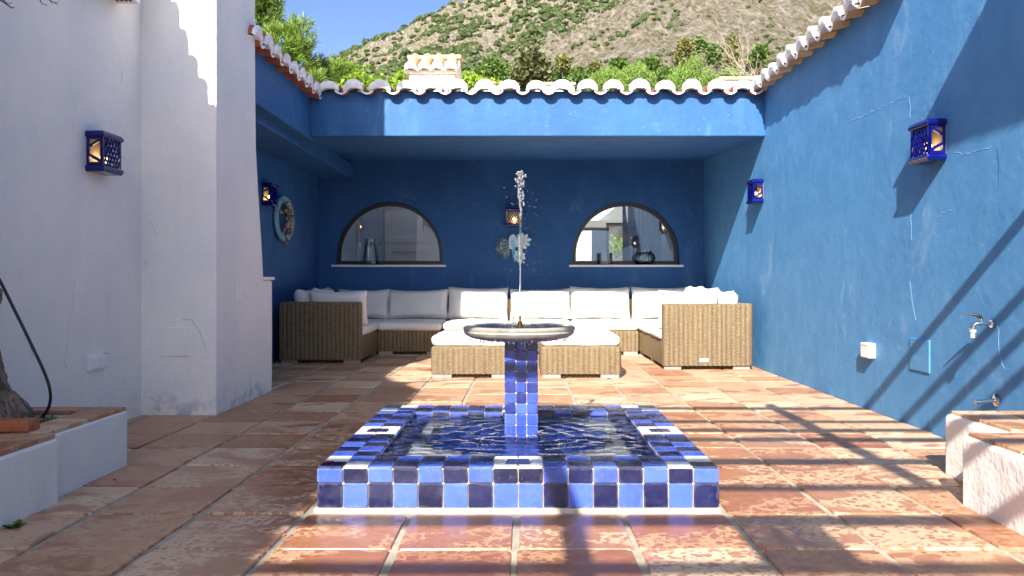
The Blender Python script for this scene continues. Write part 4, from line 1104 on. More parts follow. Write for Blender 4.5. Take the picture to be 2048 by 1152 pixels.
def hy(pts, w=.004):                                        # on the front of the buttress
    hair([((u - 1047) / 1632 * 6.04, 1 + (560 - v) / 1632 * 6.04) for u, v in pts], 'y', 6.04, -1, w)
hx([(150, 560), (140, 640), (132, 700), (130, 734)], .004); hx([(131, 732), (135, 738)], .010); hx([(208, 706), (222, 710)], .009); hx([(60, 690), (64, 720)], .005)
hx([(138, 160), (150, 210), (146, 260)], .003); hx([(216, 590), (219, 650), (214, 690)], .003)
hy([(360, 636), (384, 640), (398, 660), (412, 700)], .005); hy([(300, 790), (310, 800), (330, 806)], .005); hy([(300, 440), (312, 470)], .003)
# ------------------------------------------------------------------ planters
pl = thing('left_planter'.replace('left_', 'tree_'), 'white walled planter with terracotta coping and the old tree, in shade', 'planter', (-2.5, 3.5, 0), world=True)
b = MB(); b.box(-3.2, -2.09, 1.2, 3.672, -.02, .290); bevel(b.build('wall', M['white_bed'], pl), .012)
b = MB()
b.prism([[(-2.828, 3.66), (-2.138, 3.66), (-2.138, 4.41), (-2.828, 4.41)], [(-2.79, 3.76), (-2.30, 3.76), (-2.30, 4.28), (-2.79, 4.28)]], -.02, .295, 'xy'); bevel(b.build('wall', M['white_bed'], pl), .010)
def slab(x0, x1, y0, y1, z, par, th=.022):
    b = MB(); b.box(x0 + .004, x1 - .004, y0 + .004, y1 - .004, z - th, z); bevel(b.build('coping_tile', M['terracotta'], par), .004)
for y in (1.25, 1.70, 2.15, 2.60, 3.05):
    for x in (-2.83, -2.46): slab(x, x + .363 if x < -2.6 else -2.096, y, y + .44 if y < 3 else 3.665, .313, pl)
slab(-2.315, -2.143, 3.67, 4.03, .316, pl); slab(-2.315, -2.143, 4.04, 4.41, .316, pl)
slab(-2.825, -2.32, 4.27, 4.41, .316, pl)
b = MB(); N = 24; vs = []
for j in range(N):
    for i in range(N):
        x = -2.8 + .51 * i / (N - 1); y = 3.68 + .62 * j / (N - 1); vs.append((x, y, .268 + .022 * noise.noise(Vector((x * 9, y * 9, 0))) + .012 * noise.noise(Vector((x * 31, y * 31, 4)))))
b.add(vs, [(j * N + i, j * N + i + 1, (j + 1) * N + i + 1, (j + 1) * N + i) for j in range(N - 1) for i in range(N - 1)])
ms = Mat('soil', lin('#3c3126'), .95); ms.set('Base Color', ms.mix(ms.ramp(ms.noise(None, 12, 4), [(.48, 0), (.58, 1)]), lin('#3a3026'), lin('#58602f')))
b.build('soil', ms.m, pl, 180)
b = MB()
for k in range(260):
    x, y = r_.uniform(-2.6, -2.31), r_.uniform(3.78, 4.26); z = .275; a = r_.uniform(0, 6.28); s = r_.uniform(.008, .02)
    b.add([(x, y, z), (x + s * math.cos(a), y + s * math.sin(a), z + s), (x + s * math.cos(a + 1.2), y + s * math.sin(a + 1.2), z + s * .8)], [(0, 1, 2)])
M['moss'] = leafmat('moss_green', lin('#4a5a26')[:3], lin('#6b7a34')[:3], .2)
tag(b.build('moss', M['moss'], pl), kind='stuff')
for k in range(3):
    b = MB(); b.box(-2.83 + .203 * k + .003, -2.83 + .203 * (k + 1) - .003, 3.66, 3.76, .314, .366); bevel(b.build('edging_brick', plain('edging_clay', lin('#a5623f'), .8, var=.25, scale=14, bump=.5) if k == 0 else bpy.data.materials['edging_clay'], pl), .008)
pr = thing('bench_planter', 'white walled bench topped with terracotta tiles against the blue garden wall', 'bench', (2.3, 3, 0), world=True)
b = MB(); b.box(2.165, 2.668, 3.6, 4.21, -.02, .315); bevel(b.build('wall', M['white_bed'], pr), .03, 3)
b = MB(); b.box(1.955, 2.668, 1.0, 3.645, -.02, .305); bevel(b.build('wall', M['white_bed'], pr), .018, 3)
for x0c, x1c in ((2.185, 2.42), (2.425, 2.66)):
    for y0c, y1c in ((3.66, 3.9), (3.91, 4.18)): slab(x0c, x1c, y0c, y1c, .331, pr)
for k in range(6):
    for x0c, x1c in ((1.972, 2.31), (2.315, 2.66)): slab(x0c, x1c, 3.63 - .40 * (k + 1) + .006, 3.63 - .40 * k, .322, pr)

# ------------------------------------------------------------------ old tree in the planter, hose
tr = thing('gnarled_tree', 'gnarled grey brown trunk with bare twigs rising from the shaded planter', 'tree', (-2.5, 3.85, .27), world=True)
ctr = [(-2.45, 3.84, .22), (-2.46, 3.84, .32), (-2.50, 3.85, .45), (-2.535, 3.86, .62), (-2.55, 3.86, .78), (-2.56, 3.86, .92), (-2.66, 3.85, 1.15), (-2.74, 3.8, 1.5), (-2.66, 3.75, 2.0), (-2.55, 3.7, 2.5), (-2.5, 3.7, 2.75)]
rd = [.19, .165, .125, .10, .095, .11, .10, .11, .10, .08, .06]
b = MB(); PP = []; RD = []
for i in range(len(ctr) - 1):
    for k in range(7):
        t = k / 7; PP.append(Vector(ctr[i]).lerp(Vector(ctr[i + 1]), t)); RD.append(rd[i] + (rd[i + 1] - rd[i]) * t)
PP = [q - Vector((.055, 0, 0)) for q in PP]; b.tube(PP, RD, 40)
tk = b.build('trunk', None or (lambda m: (m.set('Base Color', m.mix(m.ramp(m.noise(m.scale(m.pos(), (1, 1, .45)), 22, 6, .65, 1.2), [(.38, 0), (.62, 1)]), lin('#4a3d33'), lin('#9a8878'))), m.bump(m.noise(m.scale(m.pos(), (1, 1, .4)), 26, 6, .7, 1.5), 1.0, .03), m.m)[2])(Mat('bark', (.2, .15, .12), .9)), tr, 180)
for v in tk.data.vertices:
    p = v.co; n1 = noise.noise(Vector((p.x * 9, p.y * 9, p.z * 5))); n2 = noise.noise(Vector((p.x * 26, p.y * 26, p.z * 11))); n3 = noise.noise(Vector((p.x * 60, p.y * 60, p.z * 30)))
    c = min(PP, key=lambda q: (q - p).length); d = (p - c).normalized(); v.co = p + d * (.035 * n1 + .022 * n2 + .008 * n3)
def branch(p0, p1, r0, depth):
    p0, p1 = Vector(p0), Vector(p1); pts = []
    for k in range(7):
        t = k / 6; pts.append(p0.lerp(p1, t) + Vector((r_.gauss(0, 1), r_.gauss(0, 1), r_.gauss(0, 1))) * .025 * (p1 - p0).length * (k > 0))
    bb.tube(pts, [r0 * (1 - .6 * k / 6) for k in range(7)], 6)
    if depth:
        for q in range(3):
            s = pts[2 + q * 2]; d = (p1 - p0).normalized() + Vector((r_.gauss(0, .6), r_.gauss(0, .6), r_.gauss(-.1, .5))); branch(s, s + d.normalized() * (p1 - p0).length * .55, r0 * .45, depth - 1)
bb = MB()
branch((-2.5, 3.7, 2.7), (-2.1, 3.4, 3.1), .05, 2); branch((-2.5, 3.7, 2.7), (-2.6, 3.2, 3.2), .045, 2)
for (u, v) in ((8, 4), (24, 14)):
    pass
def twig(pts, Y, r): bb.tube([px(u, v, Y) for u, v in pts], [r * (1 - .7 * k / (len(pts) - 1)) for k in range(len(pts))], 5)
twig([(-60, -70), (-30, -25), (2, 1), (6, 3), (15, 10), (24, 16), (29, 15)], 3.6, .006); twig([(5, 2), (14, 6), (20, 7), (24, 5)], 3.6, .003); twig([(6, 3), (9, 1), (12, -3)], 3.6, .003)
twig([(70, -60), (76, -20), (80, -4), (81, 4), (86, 8), (95, 11)], 3.7, .004); twig([(76, -50), (90, -15), (100, 1), (108, 5), (112, 6), (117, 4)], 3.65, .004); twig([(108, 5), (113, 8), (117, 11)], 3.65, .002); twig([(100, 1), (103, 6), (106, 8)], 3.65, .002)
tag(bb.build('branch', bpy.data.materials['bark'], tr, 60), kind='stuff')
hp = [(-60, 470), (-20, 530), (0, 560), (22, 606), (45, 652), (68, 700), (88, 742), (99, 772), (102, 795), (98, 815), (90, 828), (82, 836)]
hs = []
for i in range(len(hp) - 1):
    for k in range(5): t = k / 5; hs.append(px(hp[i][0] + (hp[i + 1][0] - hp[i][0]) * t, hp[i][1] + (hp[i + 1][1] - hp[i][1]) * t, 3.95 + .02 * i))
# smooth the hose
for _ in range(6): hs = [hs[0]] + [(hs[i - 1] + hs[i] * 2 + hs[i + 1]) / 4 for i in range(1, len(hs) - 1)] + [hs[-1]]
b = MB(); b.tube(hs, .0078, 8); tag(b.build('hose', plain('black_rubber', (.02, .022, .026), .45), None, 180), 'black hose curving down into the soil of the shaded planter', 'hose')

# ------------------------------------------------------------------ fittings on the garden wall
def onwall(name, mat, Y0, Y1, Z0, Z1, th, par=None, bv=.006):
    b = MB(); b.box(BX1 - th, BX1 + .01, Y0, Y1, Z0, Z1); return bevel(b.build(name, mat, par), bv)
jb = onwall('junction_box', M['plastic'], 6.19, 6.335, .405, .518, .055); tag(jb, 'small white junction box low on the blue garden wall', 'junction box')
b = MB()
for k in range(4): b.box(BX1 - .0575, BX1 - .0555, 6.215 + .028 * k, 6.23 + .028 * k, .497, .503)
b.build('vent_slot', M['foot'], jb)
tag(onwall('access_cover', M['blue_worn'], 5.355, 5.625, .385, .605, .009, None, .004), 'rectangular cover plate painted blue, low on the garden wall', 'cover plate')
tp = thing('garden_tap', 'chrome garden tap with white hose connector on the blue garden wall', 'tap', (2.67, 4.636, .75), world=True)
b = MB(); b.tube([(2.675, 4.636, .75), (2.655, 4.636, .75)], .022, 16); b.tube([(2.66, 4.636, .752), (2.60, 4.636, .754), (2.572, 4.64, .752), (2.560, 4.643, .742), (2.557, 4.645, .722)], [.011, .013, .012, .011, .010], 12); b.tube([(2.60, 4.636, .754), (2.60, 4.636, .782)], .010, 10)
b.build('body', M['chrome'], tp, 50)
b = MB(); b.tube([(2.603, 4.636, .778), (2.595, 4.636, .79), (2.575, 4.64, .802), (2.535, 4.65, .806)], [.008, .012, .009, .005], 8); b.build('lever', M['black'], tp, 60)
b = MB(); b.lathe([(.0001, .724), (.019, .724), (.0195, .703), (.012, .700), (.011, .672), (.0001, .672)], 14, (2.557, 4.645, 0)); b.build('hose_connector', M['plastic'], tp, 40)
t2 = thing('wall_valve', 'small chrome valve on the wall just above the tiled bench', 'valve', (2.67, 4.62, .33), world=True)
b = MB(); b.lathe([(.0001, 0), (.034, 0), (.036, .006), (.02, .012), (.0001, .012)], 24); o = b.build('flange', M['chrome'], None, 40, None, None); o.parent = t2; o.matrix_parent_inverse = ROOTM[t2.name]; o.location = (2.668, 4.60, .322); o.rotation_euler = (0, R(-90), 0)
b = MB(); b.tube([(2.67, 4.60, .322), (2.62, 4.60, .318), (2.56, 4.60, .312)], .011, 12); b.tube([(2.575, 4.60, .313), (2.548, 4.60, .311)], .014, 12); b.build('body', M['chrome'], t2, 50)
# plants and scraps on the floor
def sprig(label, x, y, z, s, n, cols, name='weed', cat='weed', grp=None):
    b = MB()
    for k in range(n):
        a = r_.uniform(0, 6.28); L = s * r_.uniform(.5, 1); w = L * .3; up = r_.uniform(.1, .7); d = Vector((math.cos(a), math.sin(a), up)).normalized(); q = Vector((-math.sin(a), math.cos(a), 0)); o = Vector((x, y, z)) + Vector((r_.uniform(-s, s) * .3, r_.uniform(-s, s) * .3, 0))
        b.add([o, o + d * L * .5 + q * w, o + d * L, o + d * L * .5 - q * w], [(0, 1, 2, 3)])
    return tag(b.build(name, cols, None), label, cat, grp)
sprig('small green weed at the foot of the shaded planter', -2.06, 3.30, 0, .05, 26, M['moss'])
M['petal'] = plain('petal_magenta', lin('#c22a55'), .6); M['dryleaf'] = plain('dry_leaf', lin('#b5713a'), .7)
def scrap(label, u, v, z, mat, s, name='petal'):
    Y = (1 - z) * 1632 / (v - 560); x = (u - 1047) / 1632 * Y; b = MB()
    pts = []; n = 7; a0 = r_.uniform(0, 6.28)
    for k in range(n): a = a0 + 2 * math.pi * k / n; rr = s * r_.uniform(.6, 1.1); pts.append((x + rr * math.cos(a), Y + rr * .8 * math.sin(a), z + .004 + r_.uniform(0, .012)))
    b.add(pts + [(x, Y, z + .003)], [(k, (k + 1) % n, n) for k in range(n)])
    tag(b.build(name, mat, None), label, name.replace('_', ' '), 'fallen petals and leaves')
scrap('bright pink petal on the near corner tile of the fountain rim', 660, 927, ZT + .006, M['petal'], .022)
scrap('dark red petal on the shaded floor near the planter corner', 230, 962, 0, M['petal'], .013)
scrap('pink petal on the sunlit floor right of the fountain', 1463, 809, 0, M['petal'], .016)
scrap('small pink petal beside the near right corner of the fountain', 1441, 937, 0, M['petal'], .012)
scrap('curled brown leaf on the shaded floor left of the fountain', 628, 876, 0, M['dryleaf'], .016, 'dry_leaf')
scrap('yellow brown leaf on the near floor by a tile joint', 570, 1075, 0, M['dryleaf'], .012, 'dry_leaf')
scrap('tiny yellow leaf on the striped floor right of the fountain', 1442, 853, 0, M['dryleaf'], .012, 'dry_leaf')
# ------------------------------------------------------------------ chimney behind the eave
ch = thing('chimney', 'white chimney with a little pitched tile cap behind the pavilion eave', 'chimney', (-1.12, 10.3, 3.1), world=True)
cy0 = 10.0
b = MB(); b.box(-1.40, -.845, cy0, cy0 + .62, 3.05, 3.53); bevel(b.build('stack', M['lime'], ch), .012)
b = MB(); b.box(-1.45, -.80, cy0 - .035, cy0 + .655, 3.525, 3.565); bevel(b.build('cornice', M['lime'], ch), .008)
b = MB(); b.prism([[(cy0 - .03, 3.565), (cy0 + .65, 3.565), (cy0 + .33, 3.80)]], -1.44, -.80, 'yz'); b.build('cap', M['lime'], ch)
cc_ = [cover_mesh('cap_tile', M['clay_pale'], L=.40, r=.074, h=.095, seed=40 + i) for i in range(4)]
for k, x in enumerate((-1.372, -1.208, -1.052, -.880)):
    put('cap_tile', cc_[k], ch, (x, cy0 - .075, 3.560), (R(31), 0, R((k - 1.5) * 1.5)))
    put('cap_tile', cc_[k], ch, (x, cy0 + .70, 3.560), (R(31), 0, R(180)))
for k in range(3):
    b = MB(); xa = -1.455 + .222 * k; n = 10
    P_ = [(cy0 + .31 + .085 * math.cos(math.pi * q / n), 3.775 + .062 * math.sin(math.pi * q / n)) for q in range(n + 1)]; Q_ = [(cy0 + .31 + .07 * math.cos(math.pi * q / n), 3.765 + .05 * math.sin(math.pi * q / n)) for q in range(n, -1, -1)]
    b.prism([P_ + Q_], xa, xa + .226, 'yz'); b.build('ridge_tile', M['clay_pale'], ch, 50, (0, 0, .003 * k))
# ------------------------------------------------------------------ hillside
S0, S1 = -0.75, 0.80
SIL = np.array([(-300, 260), (200, 235), (400, 200), (560, 165), (640, 128), (690, 108), (740, 80), (800, 57), (850, 30), (900, 12), (960, 1), (1000, -10), (1100, -34), (1300, -64), (1600, -100), (2400, -190)], float)
SPU = np.array([(600, 330), (900, 205), (960, 168), (1010, 128), (1060, 100), (1120, 66), (1180, 32), (1230, 2), (1300, -40), (1500, -95), (2400, -320)], float)
def crest(T_, s): return (560 - np.interp(s * 1632 + 1047, T_[:, 0], T_[:, 1])) / 1632
def fbm(x, y, o=6, f=1.0, g=0.5, ridged=False):
    out = np.zeros_like(x); a = 1.0
    for k in range(o):
        v = np.array([noise.noise(Vector((p, q, 7.3 * k))) for p, q in zip((x * f).ravel(), (y * f).ravel())]).reshape(x.shape)
        out += a * ((1 - np.abs(v) * 2) if ridged else v); a *= g; f *= 2.05
    return out
NS, NY = 330, 190
ss = np.linspace(S0, S1, NS); yy = np.concatenate([np.geomspace(18, 130, 30)[:-1], np.geomspace(130, 900, NY - 29)])
Sg, Yg = np.meshgrid(ss, yy)
def height(S, Y, fine=True):
    e1 = crest(SIL, S); e2 = crest(SPU, S)
    ramp0 = np.clip((Y - 18) / 40, 0, 1)
    base = .17 * Y * ramp0
    t1 = np.clip((Y - 200) / (700 - 200), 0, 1); back = Y * (.17 + (e1 - .17) * t1 ** .85)
    back = np.where(Y > 700, 700 * e1 - (Y - 700) * .5, back)
    t2 = np.clip((Y - 110) / (390 - 110), 0, 1); sp = Y * (.17 + (e2 - .17) * t2 ** .9)
    sp = np.where(Y > 390, 390 * e2 - (Y - 390) * .35, sp)
    z = np.maximum(base, np.maximum(back, sp) * ramp0)
    return z
Zg = height(Sg, Yg)
Xg = Sg * Yg
gul = fbm(Sg * 14 + 3, Yg / 95, 5, 1.0, .55, True); rock = fbm(Xg / 16, Yg / 16, 4, 1.0, .6)
far = np.clip((Yg - 120) / 260, 0, 1)
Zg = Zg + far * (gul - .9) * 5.5 + far * rock * 1.6
tb = MB(); tb.v = [(float(x), float(y), float(z)) for x, y, z in zip(Xg.ravel(), Yg.ravel(), Zg.ravel())]
tb.f = [(j * NS + i, j * NS + i + 1, (j + 1) * NS + i + 1, (j + 1) * NS + i) for j in range(len(yy) - 1) for i in range(NS - 1)]
tb.m = [0] * len(tb.f)
mh = Mat('limestone_slope', lin('#b8aa98'), .95, spec=.1)
vp = mh.scale(mh.pos(), (1, .3, .55)); n1 = mh.noise(vp, .05, 8, .65, .3); n2 = mh.math('ADD', mh.math('MULTIPLY', mh.noise(vp, .8, 10, .9), .75), mh.math('MULTIPLY', mh.voro(vp, .45), .22)); n3 = mh.noise(vp, 1.3, 5, .7)
c = mh.ramp(n2, [(.34, lin('#4a4439')), (.43, lin('#776f63')), (.52, lin('#948c80')), (.62, lin('#b9b3aa'))])
c = mh.mix(mh.math('MULTIPLY', mh.ramp(n1, [(.42, 0), (.62, 1)]), .35), c, lin('#9c8a74'))
c = mh.mix(mh.math('MULTIPLY', mh.ramp(n3, [(.50, 0), (.66, 1)]), .4), c, lin('#77704f'))
c = mh.mix(mh.math('MULTIPLY', mh.ramp(mh.noise(vp, .2, 7, .75), [(.54, 0), (.64, 1)]), .55), c, lin('#6a6a44'))
tv = mh.voro(vp, .55); tk_ = mh.sep(mh.voro(vp, .55, 'Color'))[0]
c = mh.mix(mh.math('MULTIPLY', mh.math('LESS_THAN', tv, mh.math('MULTIPLY', tk_, .62)), .75), c, lin('#62623c'))
tv = mh.voro(vp, 1.3); tk_ = mh.sep(mh.voro(vp, 1.3, 'Color'))[1]
c = mh.mix(mh.math('MULTIPLY', mh.math('LESS_THAN', tv, mh.math('MULTIPLY', tk_, .55)), .6), c, lin('#6f6a48'))
mh.set('Base Color', c)
mh.bump(mh.math('ADD', mh.math('MULTIPLY', n2, 2.2), mh.math('ADD', mh.math('MULTIPLY', n3, 1.0), mh.math('MULTIPLY', mh.voro(vp, .5), .8))), 0.9, 1.2)
hill = tag(tb.build('mountain', mh.m, smooth=60), kind='structure')
def ground_at(s, y):
    i = (s - S0) / (S1 - S0) * (NS - 1); j = np.interp(y, yy, np.arange(len(yy)))
    i0 = int(np.clip(i, 0, NS - 2)); j0 = int(np.clip(j, 0, len(yy) - 2)); fi, fj = i - i0, j - j0
    return float(Zg[j0, i0] * (1 - fi) * (1 - fj) + Zg[j0, i0 + 1] * fi * (1 - fj) + Zg[j0 + 1, i0] * (1 - fi) * fj + Zg[j0 + 1, i0 + 1] * fi * fj)
# scrub over the slope: thousands of small bushes, one mass
bm = bmesh.new(); bmesh.ops.create_icosphere(bm, subdivisions=2, radius=1.0)
bv = np.array([v.co[:] for v in bm.verts]); bf = np.array([[v.index for v in f.verts] for f in bm.faces]); bm.free()
V = []; F = []; off = 0; cnt = 0; tries = 0
while cnt < 4300 and tries < 90000:
    tries += 1
    s = rng.uniform(-.26, .44); y = float(np.exp(rng.uniform(math.log(120), math.log(720)))); u = s * 1632 + 1047
    x = s * y; z = ground_at(s, y); v = 560 - (z - 1) / y * 1632
    if v < -25 or v > 195: continue
    dn = noise.noise(Vector((x / 42, y / 42, 0))) + .6 * noise.noise(Vector((x / 15, y / 15, 5)))
    sv = np.interp(u, SPU[:, 0], SPU[:, 1])                     # picture height of the spur's crest
    if y > 392: p = .72 + 1.3 * dn                              # the wooded mountain behind
    else: p = (.06 + .55 * dn + (.95 if abs(v - sv) < 16 and u < 1260 else 0) + max(0, (v - 95) / 120))
    if v > 120: p += .2
    if rng.uniform() > p: continue
    rr = (rng.uniform(1.1, 2.9) if y > 392 else rng.uniform(.45, 1.15)) * (1.35 if dn > .35 else 1) * (1.0 if y > 250 else .8)
    nz = rng.uniform(.62, 1.25, (len(bv), 1)); q = bv * nz * np.array([rr, rr, rr * rng.uniform(.6, 1.0)]) + np.array([x, y, z + rr * .35])
    V.append(q); F.append(bf + off); off += len(bv); cnt += 1
V = np.concatenate(V); F = np.concatenate(F)
me = bpy.data.meshes.new('scrub'); me.from_pydata(V.tolist(), [], F.tolist())
M['scrub'] = leafmat('scrub_green', lin('#2a361d')[:3], lin('#3f4b24')[:3], .06); me.materials.append(M['scrub'])
tag(put('scrub', me), 'dark green bushes and pines scattered over the rocky mountainside', 'scrub', kind='stuff')

# ------------------------------------------------------------------ trees and shrubs behind the roofs
LM = {}
LM['pine'] = leafmat('pine_needles', lin('#516b2a')[:3], lin('#77903c')[:3], .25)
LM['pinedark'] = leafmat('dark_needles', lin('#2c3d24')[:3], lin('#40522c')[:3], .15)
LM['lime'] = leafmat('lime_leaves', lin('#628227')[:3], lin('#8aa63a')[:3], .4)
LM['pepper'] = leafmat('pepper_leaves', lin('#587231')[:3], lin('#7f9a4a')[:3], .3)
LM['olive'] = leafmat('olive_leaves', lin('#5a5d30')[:3], lin('#777744')[:3], .2)
LM['conifer'] = leafmat('conifer_scales', lin('#3b4226')[:3], lin('#565a35')[:3], .12)
LM['deep'] = leafmat('deep_leaves', lin('#3d5422')[:3], lin('#587030')[:3], .2)
BARK = plain('far_bark', lin('#5a4838'), .9, var=.2)
def rdir(): 
    v = Vector((r_.gauss(0, 1), r_.gauss(0, 1), r_.gauss(0, 1))); return v.normalized()
def leaf_quad(b, c, d, L, w, droop=0):
    q = d.cross(rdir()).normalized() * w
    b.add([c, c + d * L * .5 + q, c + d * L + Vector((0, 0, -droop * L)), c + d * L * .5 - q], [(0, 1, 2, 3)])
def in_lobes(lobes):
    l = r_.choices(lobes, [a[3] * a[4] * a[5] for a in lobes])[0]; v = rdir() * r_.uniform(.35, 1.0) ** .4
    return Vector((l[0] + v.x * l[3], l[1] + v.y * l[4], l[2] + v.z * l[5])), v
def tree(name, label, cat, x, y, lobes, mat, style, n, size, trunk=None, group=None):
    zb = trunk[0] if trunk else min(l[2] - l[5] for l in lobes)
    o = thing(name, label, cat, (x, y, zb), group=group, world=True)
    b = MB(); lob = [(x + a[0], y + a[1], a[2], a[3], a[4], a[5]) for a in lobes]
    for k in range(n):
        c, v = in_lobes(lob)
        if style == 'needle':                                 # a tuft of needles pointing out and up
            ax = (v + Vector((0, 0, .7)) + rdir() * .5).normalized(); b.tube([c - ax * size * .6, c + ax * size * .2], size * .03, 4)
            for q in range(16):
                d = (ax * 1.0 + rdir() * .75).normalized(); t = r_.uniform(-.5, .25); leaf_quad(b, c + ax * size * t, d, size * r_.uniform(.5, .85), size * .035)
        elif style == 'leaf':
            for q in range(5): leaf_quad(b, c + rdir() * size * .9, (v + rdir() * .9 + Vector((0, 0, -.3))).normalized(), size * r_.uniform(.7, 1.2), size * .42, .25)
        elif style == 'weep':
            for q in range(3):
                p = c + rdir() * size * .5; L = size * r_.uniform(1.2, 2.6)
                for e in range(9):
                    t = e / 9; pp = p + Vector((math.sin(e + q) * .05 * size, 0, -L * t)); leaf_quad(b, pp, Vector((r_.gauss(0, .6), r_.gauss(0, .6), -.8)).normalized(), size * .45, size * .06)
        else:
            for q in range(4): leaf_quad(b, c + rdir() * size, (v + rdir()).normalized(), size * r_.uniform(.6, 1.2), size * .35)
    b.build('crown', mat, o)
    if trunk:
        zb, zt, r = trunk; t = MB(); t.tube([(x, y, zb - .3), (x + r_.uniform(-.1, .1), y, (zb + zt) / 2), (x, y, zt)], [r, r * .8, r * .35], 8)
        for k in range(5):
            l = r_.choice(lob); z0 = r_.uniform((zb + zt) / 2, zt); t.tube([(x, y, z0), ((x + l[0]) / 2, (y + l[1]) / 2, (z0 + l[2]) / 2 + .1), (l[0], l[1], l[2])], [r * .4, r * .28, r * .1], 6)
        t.build('trunk', BARK, o, 180)
    return o
def at(u, v, Y): p = px(u, v, Y); return p.x, p.z
# big pine on the left (three overlapping lobes)
def L_(u, v, Y, ru, rv, y=None): # a lobe from picture measures
    k = Y / 1632; p = px(u, v, Y); return (p.x, p.z, ru * k, rv * k)
def lobes_at(X, Y, items):
    out = []
    for u, v, ru, rv in items:
        x, z, a, c = L_(u, v, Y, ru, rv); out.append((x - X, r_.uniform(-.3, .3) * a, z, a, a, c))
    return out
X = at(500, 0, 17)[0]
tree('pine_tree', 'big bright green pine rising beyond the left eave', 'tree', X, 17, lobes_at(X, 17, [(480, -40, 70, 90), (520, 30, 42, 50), (560, 95, 48, 50), (600, 75, 30, 36), (590, 120, 38, 34), (520, 110, 40, 46), (535, -20, 32, 40), (618, 105, 14, 20)]), LM['pine'], 'needle', 1500, .26, (.0, 6.5, .22))
X = at(640, 150, 19)[0]
tree('pine_sapling', 'dark blue green pine top in shade beside the big pine', 'tree', X, 19, lobes_at(X, 19, [(643, 130, 11, 14), (640, 155, 18, 16), (648, 118, 4, 8)]), LM['pinedark'], 'needle', 120, .22, (1.0, 5.8, .06))
X = at(680, 150, 24)[0]
tree('pine_tree', 'smaller yellow green pine right of the big pine, above the roof corner', 'tree', X, 24, lobes_at(X, 24, [(680, 150, 26, 26), (700, 148, 18, 18), (668, 130, 9, 16), (650, 165, 18, 18)]), LM['pine'], 'needle', 420, .26, (1.5, 7, .09))
X = at(634, 160, 15)[0]
tree('pine_sapling', 'small light green pine tuft just behind the roof corner', 'tree', X, 15, lobes_at(X, 15, [(634, 156, 14, 13), (630, 170, 16, 12)]), LM['pine'], 'needle', 60, .2, (2.5, 4.4, .04))
for (u, lst, lab) in ((735, [(720, 168, 16, 16), (724, 145, 12, 14), (745, 172, 18, 12), (760, 165, 10, 12), (700, 170, 14, 14)], 'leafy lime green shrub behind the eave, left of the chimney'),
                      (800, [(805, 160, 14, 14), (790, 172, 14, 12), (772, 172, 10, 10), (812, 175, 10, 14)], 'small lime green shrub touching the left side of the chimney'),
                      (950, [(935, 160, 14, 12), (955, 166, 16, 10), (968, 158, 10, 7), (980, 165, 8, 8)], 'lime green shrub right of the chimney behind the eave')):
    X = at(u, 170, 13.4)[0]; tree('fig_shrub', lab, 'shrub', X, 13.4, lobes_at(X, 13.4, lst), LM['lime'], 'leaf', 90, .072, (3.3, 3.9, .02), 'lime green shrubs behind the eave')
# dark cedar
X = at(1062, 180, 62)[0]
tree('conifer_tree', 'tall dark conifer standing in front of the rocky slope', 'tree', X, 62, lobes_at(X, 62, [(1062, 95, 6, 12), (1060, 115, 16, 12), (1066, 130, 26, 13), (1060, 148, 30, 14), (1064, 165, 32, 16), (1085, 125, 10, 5), (1040, 140, 10, 6), (1090, 145, 10, 6)]), LM['conifer'], 'leafy', 950, .42, (10, 18, .25))
# pale weeping pepper trees
for (u, lst, lab) in ((1225, [(1215, 150, 26, 14), (1195, 158, 14, 16), (1235, 160, 16, 14)], 'pale green feathery tree, leftmost of the row behind the eave'),
                      (1275, [(1270, 142, 28, 16), (1255, 160, 22, 16), (1292, 150, 22, 14), (1275, 130, 14, 9)], 'rounded pale green feathery tree in the middle of the row behind the eave'),
                      (1385, [(1385, 125, 20, 18), (1370, 148, 28, 22), (1405, 150, 26, 18), (1350, 160, 18, 14), (1395, 108, 10, 10)], 'tallest pale green feathery tree of the row behind the eave'),
                      (1465, [(1460, 150, 22, 14), (1480, 158, 22, 14), (1440, 158, 18, 14)], 'pale green feathery tree nearest the garden wall coping')):
    X = at(u, 170, 40)[0]; tree('pepper_tree', lab, 'tree', X, 40, lobes_at(X, 40, lst), LM['pepper'], 'weep', 330, .30, (6, 10.5, .12), 'feathery trees behind the eave')
mid = [(1370, 112, 13, 22, 'olive', 'brownish pointed conifer left of the umbrella pine'), (1372, 92, 8, 10, 'olive', 'upper tip of the brownish conifer on the slope'), (1465, 110, 13, 40, 'olive', 'tall narrow olive green cypress on the slope'),
       (1435, 108, 16, 15, 'deep', 'round dark green tree left of the narrow cypress'), (1480, 130, 15, 18, 'olive', 'olive green bush at the foot of the narrow cypress'), (1400, 88, 10, 6, 'deep', 'small umbrella pine on the slope'), (1390, 96, 6, 4, 'deep', 'smaller umbrella pine next to the other one'),
       (1508, 120, 14, 8, 'deep', 'dark green bush just left of the tiled coping'), (1522, 103, 6, 6, 'deep', 'tiny round tree near the coping top'), (1118, 150, 22, 16, 'deep', 'dark green round tree right of the tall conifer'), (1160, 155, 24, 14, 'deep', 'wide dark green tree behind the eave right of the conifer'),
       (1010, 150, 20, 18, 'deep', 'dark green tree left of the tall conifer'), (985, 132, 14, 12, 'deep', 'mid green tree up the slope right of the chimney'), (1330, 152, 24, 12, 'deep', 'dark green tree between two feathery trees'), (1030, 170, 18, 10, 'deep', 'low dark tree at the foot of the tall conifer'),
       (1125, 125, 9, 9, 'olive', 'small yellowish tree on the slope right of the conifer'), (1300, 130, 12, 9, 'deep', 'dark bush above the rounded feathery tree'), (1235, 132, 9, 8, 'deep', 'small dark tree above the leftmost feathery tree'), (960, 150, 14, 12, 'deep', 'green tree just above the lime shrub'), (1190, 138, 9, 8, 'olive', 'yellowish bush left of the feathery row')]
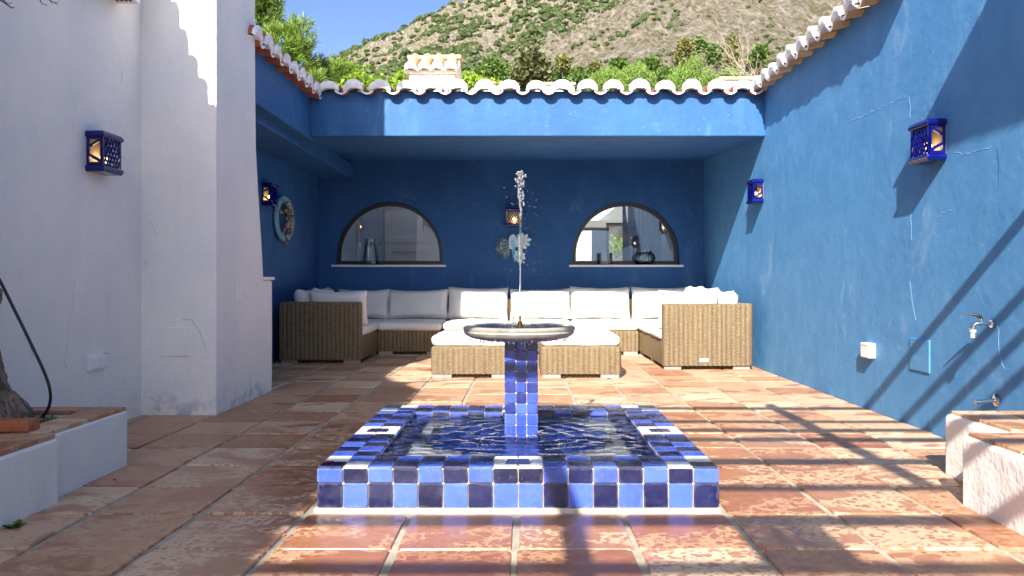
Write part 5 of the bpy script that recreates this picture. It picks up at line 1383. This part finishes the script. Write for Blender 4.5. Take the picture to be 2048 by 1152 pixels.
for (u, v, ru, rv, mt, lab) in mid:
    Y = 85 + r_.uniform(-8, 20); X = at(u, v, Y)[0]; s = (u - 1047) / 1632; g = ground_at(s, Y); zt = at(u, v, Y)[1]
    tree('hill_tree' if mt == 'deep' else 'cypress_tree', lab, 'tree', X, Y, lobes_at(X, Y, [(u, v, ru, rv), (u + ru * .3, v + rv * .4, ru * .8, rv * .6), (u - ru * .4, v + rv * .5, ru * .7, rv * .6)]), LM[mt], 'leafy', 170, .42, (min(g, zt - 1.5), zt, .12), 'trees on the lower slope')
# bare grey bush
bb = MB(); X0, Z0 = at(1500, 175, 38)
br = thing('bare_tree', 'leafless grey tree with fine branches beside the garden wall coping', 'tree', (X0, 38, Z0 - 3), world=True)
for k in range(12):
    tip = at(r_.uniform(1425, 1560), r_.uniform(60, 135), 38); q = at(1500 + r_.uniform(-15, 15), 172, 38)
    branch((q[0], 38 + r_.uniform(-.5, .5), q[1]), (tip[0], 38 + r_.uniform(-1, 1), tip[1]), .020, 2)
tag(bb.build('branch', plain('bare_wood', lin('#a89a8c'), .9), br), kind='stuff')
b = MB(); b.tube([(X0, 38, Z0 - 4), (X0, 38, Z0)], .1, 8); b.build('trunk', BARK, br)
# white houses glimpsed between the tiles
for (u, v, Y, w, lab) in ((965, 168, 34, .9, 'white house glimpsed low behind the lime shrub right of the chimney'), (1110, 170, 34, .8, 'white house glimpsed low behind the eave right of the conifer'), (1478, 160, 30, .7, 'white house with an orange roof edge glimpsed behind the feathery trees')):
    p = px(u, v, Y); h = thing('far_house', lab, 'house', (p.x, Y, 0), group='white houses below the slope', world=True)
    b = MB(); b.box(p.x - w, p.x + w, Y, Y + 3, 0, p.z); b.build('wall', M['white_plain'], h)
    b = MB(); b.box(p.x - w * 1.06, p.x + w * 1.06, Y - .1, Y + 3.1, p.z + .002, p.z + .10); b.build('roof', M['clay_pale'], h)
    b = MB(); b.box(p.x - .2, p.x + .2, Y - .03, Y - .005, p.z - 1.2, p.z - .5); b.build('window', M['dark'], h)
# garden seen through the room
X = 1.9
tree('garden_shrub', 'sunlit leafy shrub seen through the window of the room', 'shrub', 2.25, 20.5, [(0, 0, 1.0, .9, .6, 1.2), (.7, .3, .8, .7, .5, .9), (-.7, .2, .7, .6, .5, .8)], LM['lime'], 'leaf', 420, .11, (0, 1.4, .05))
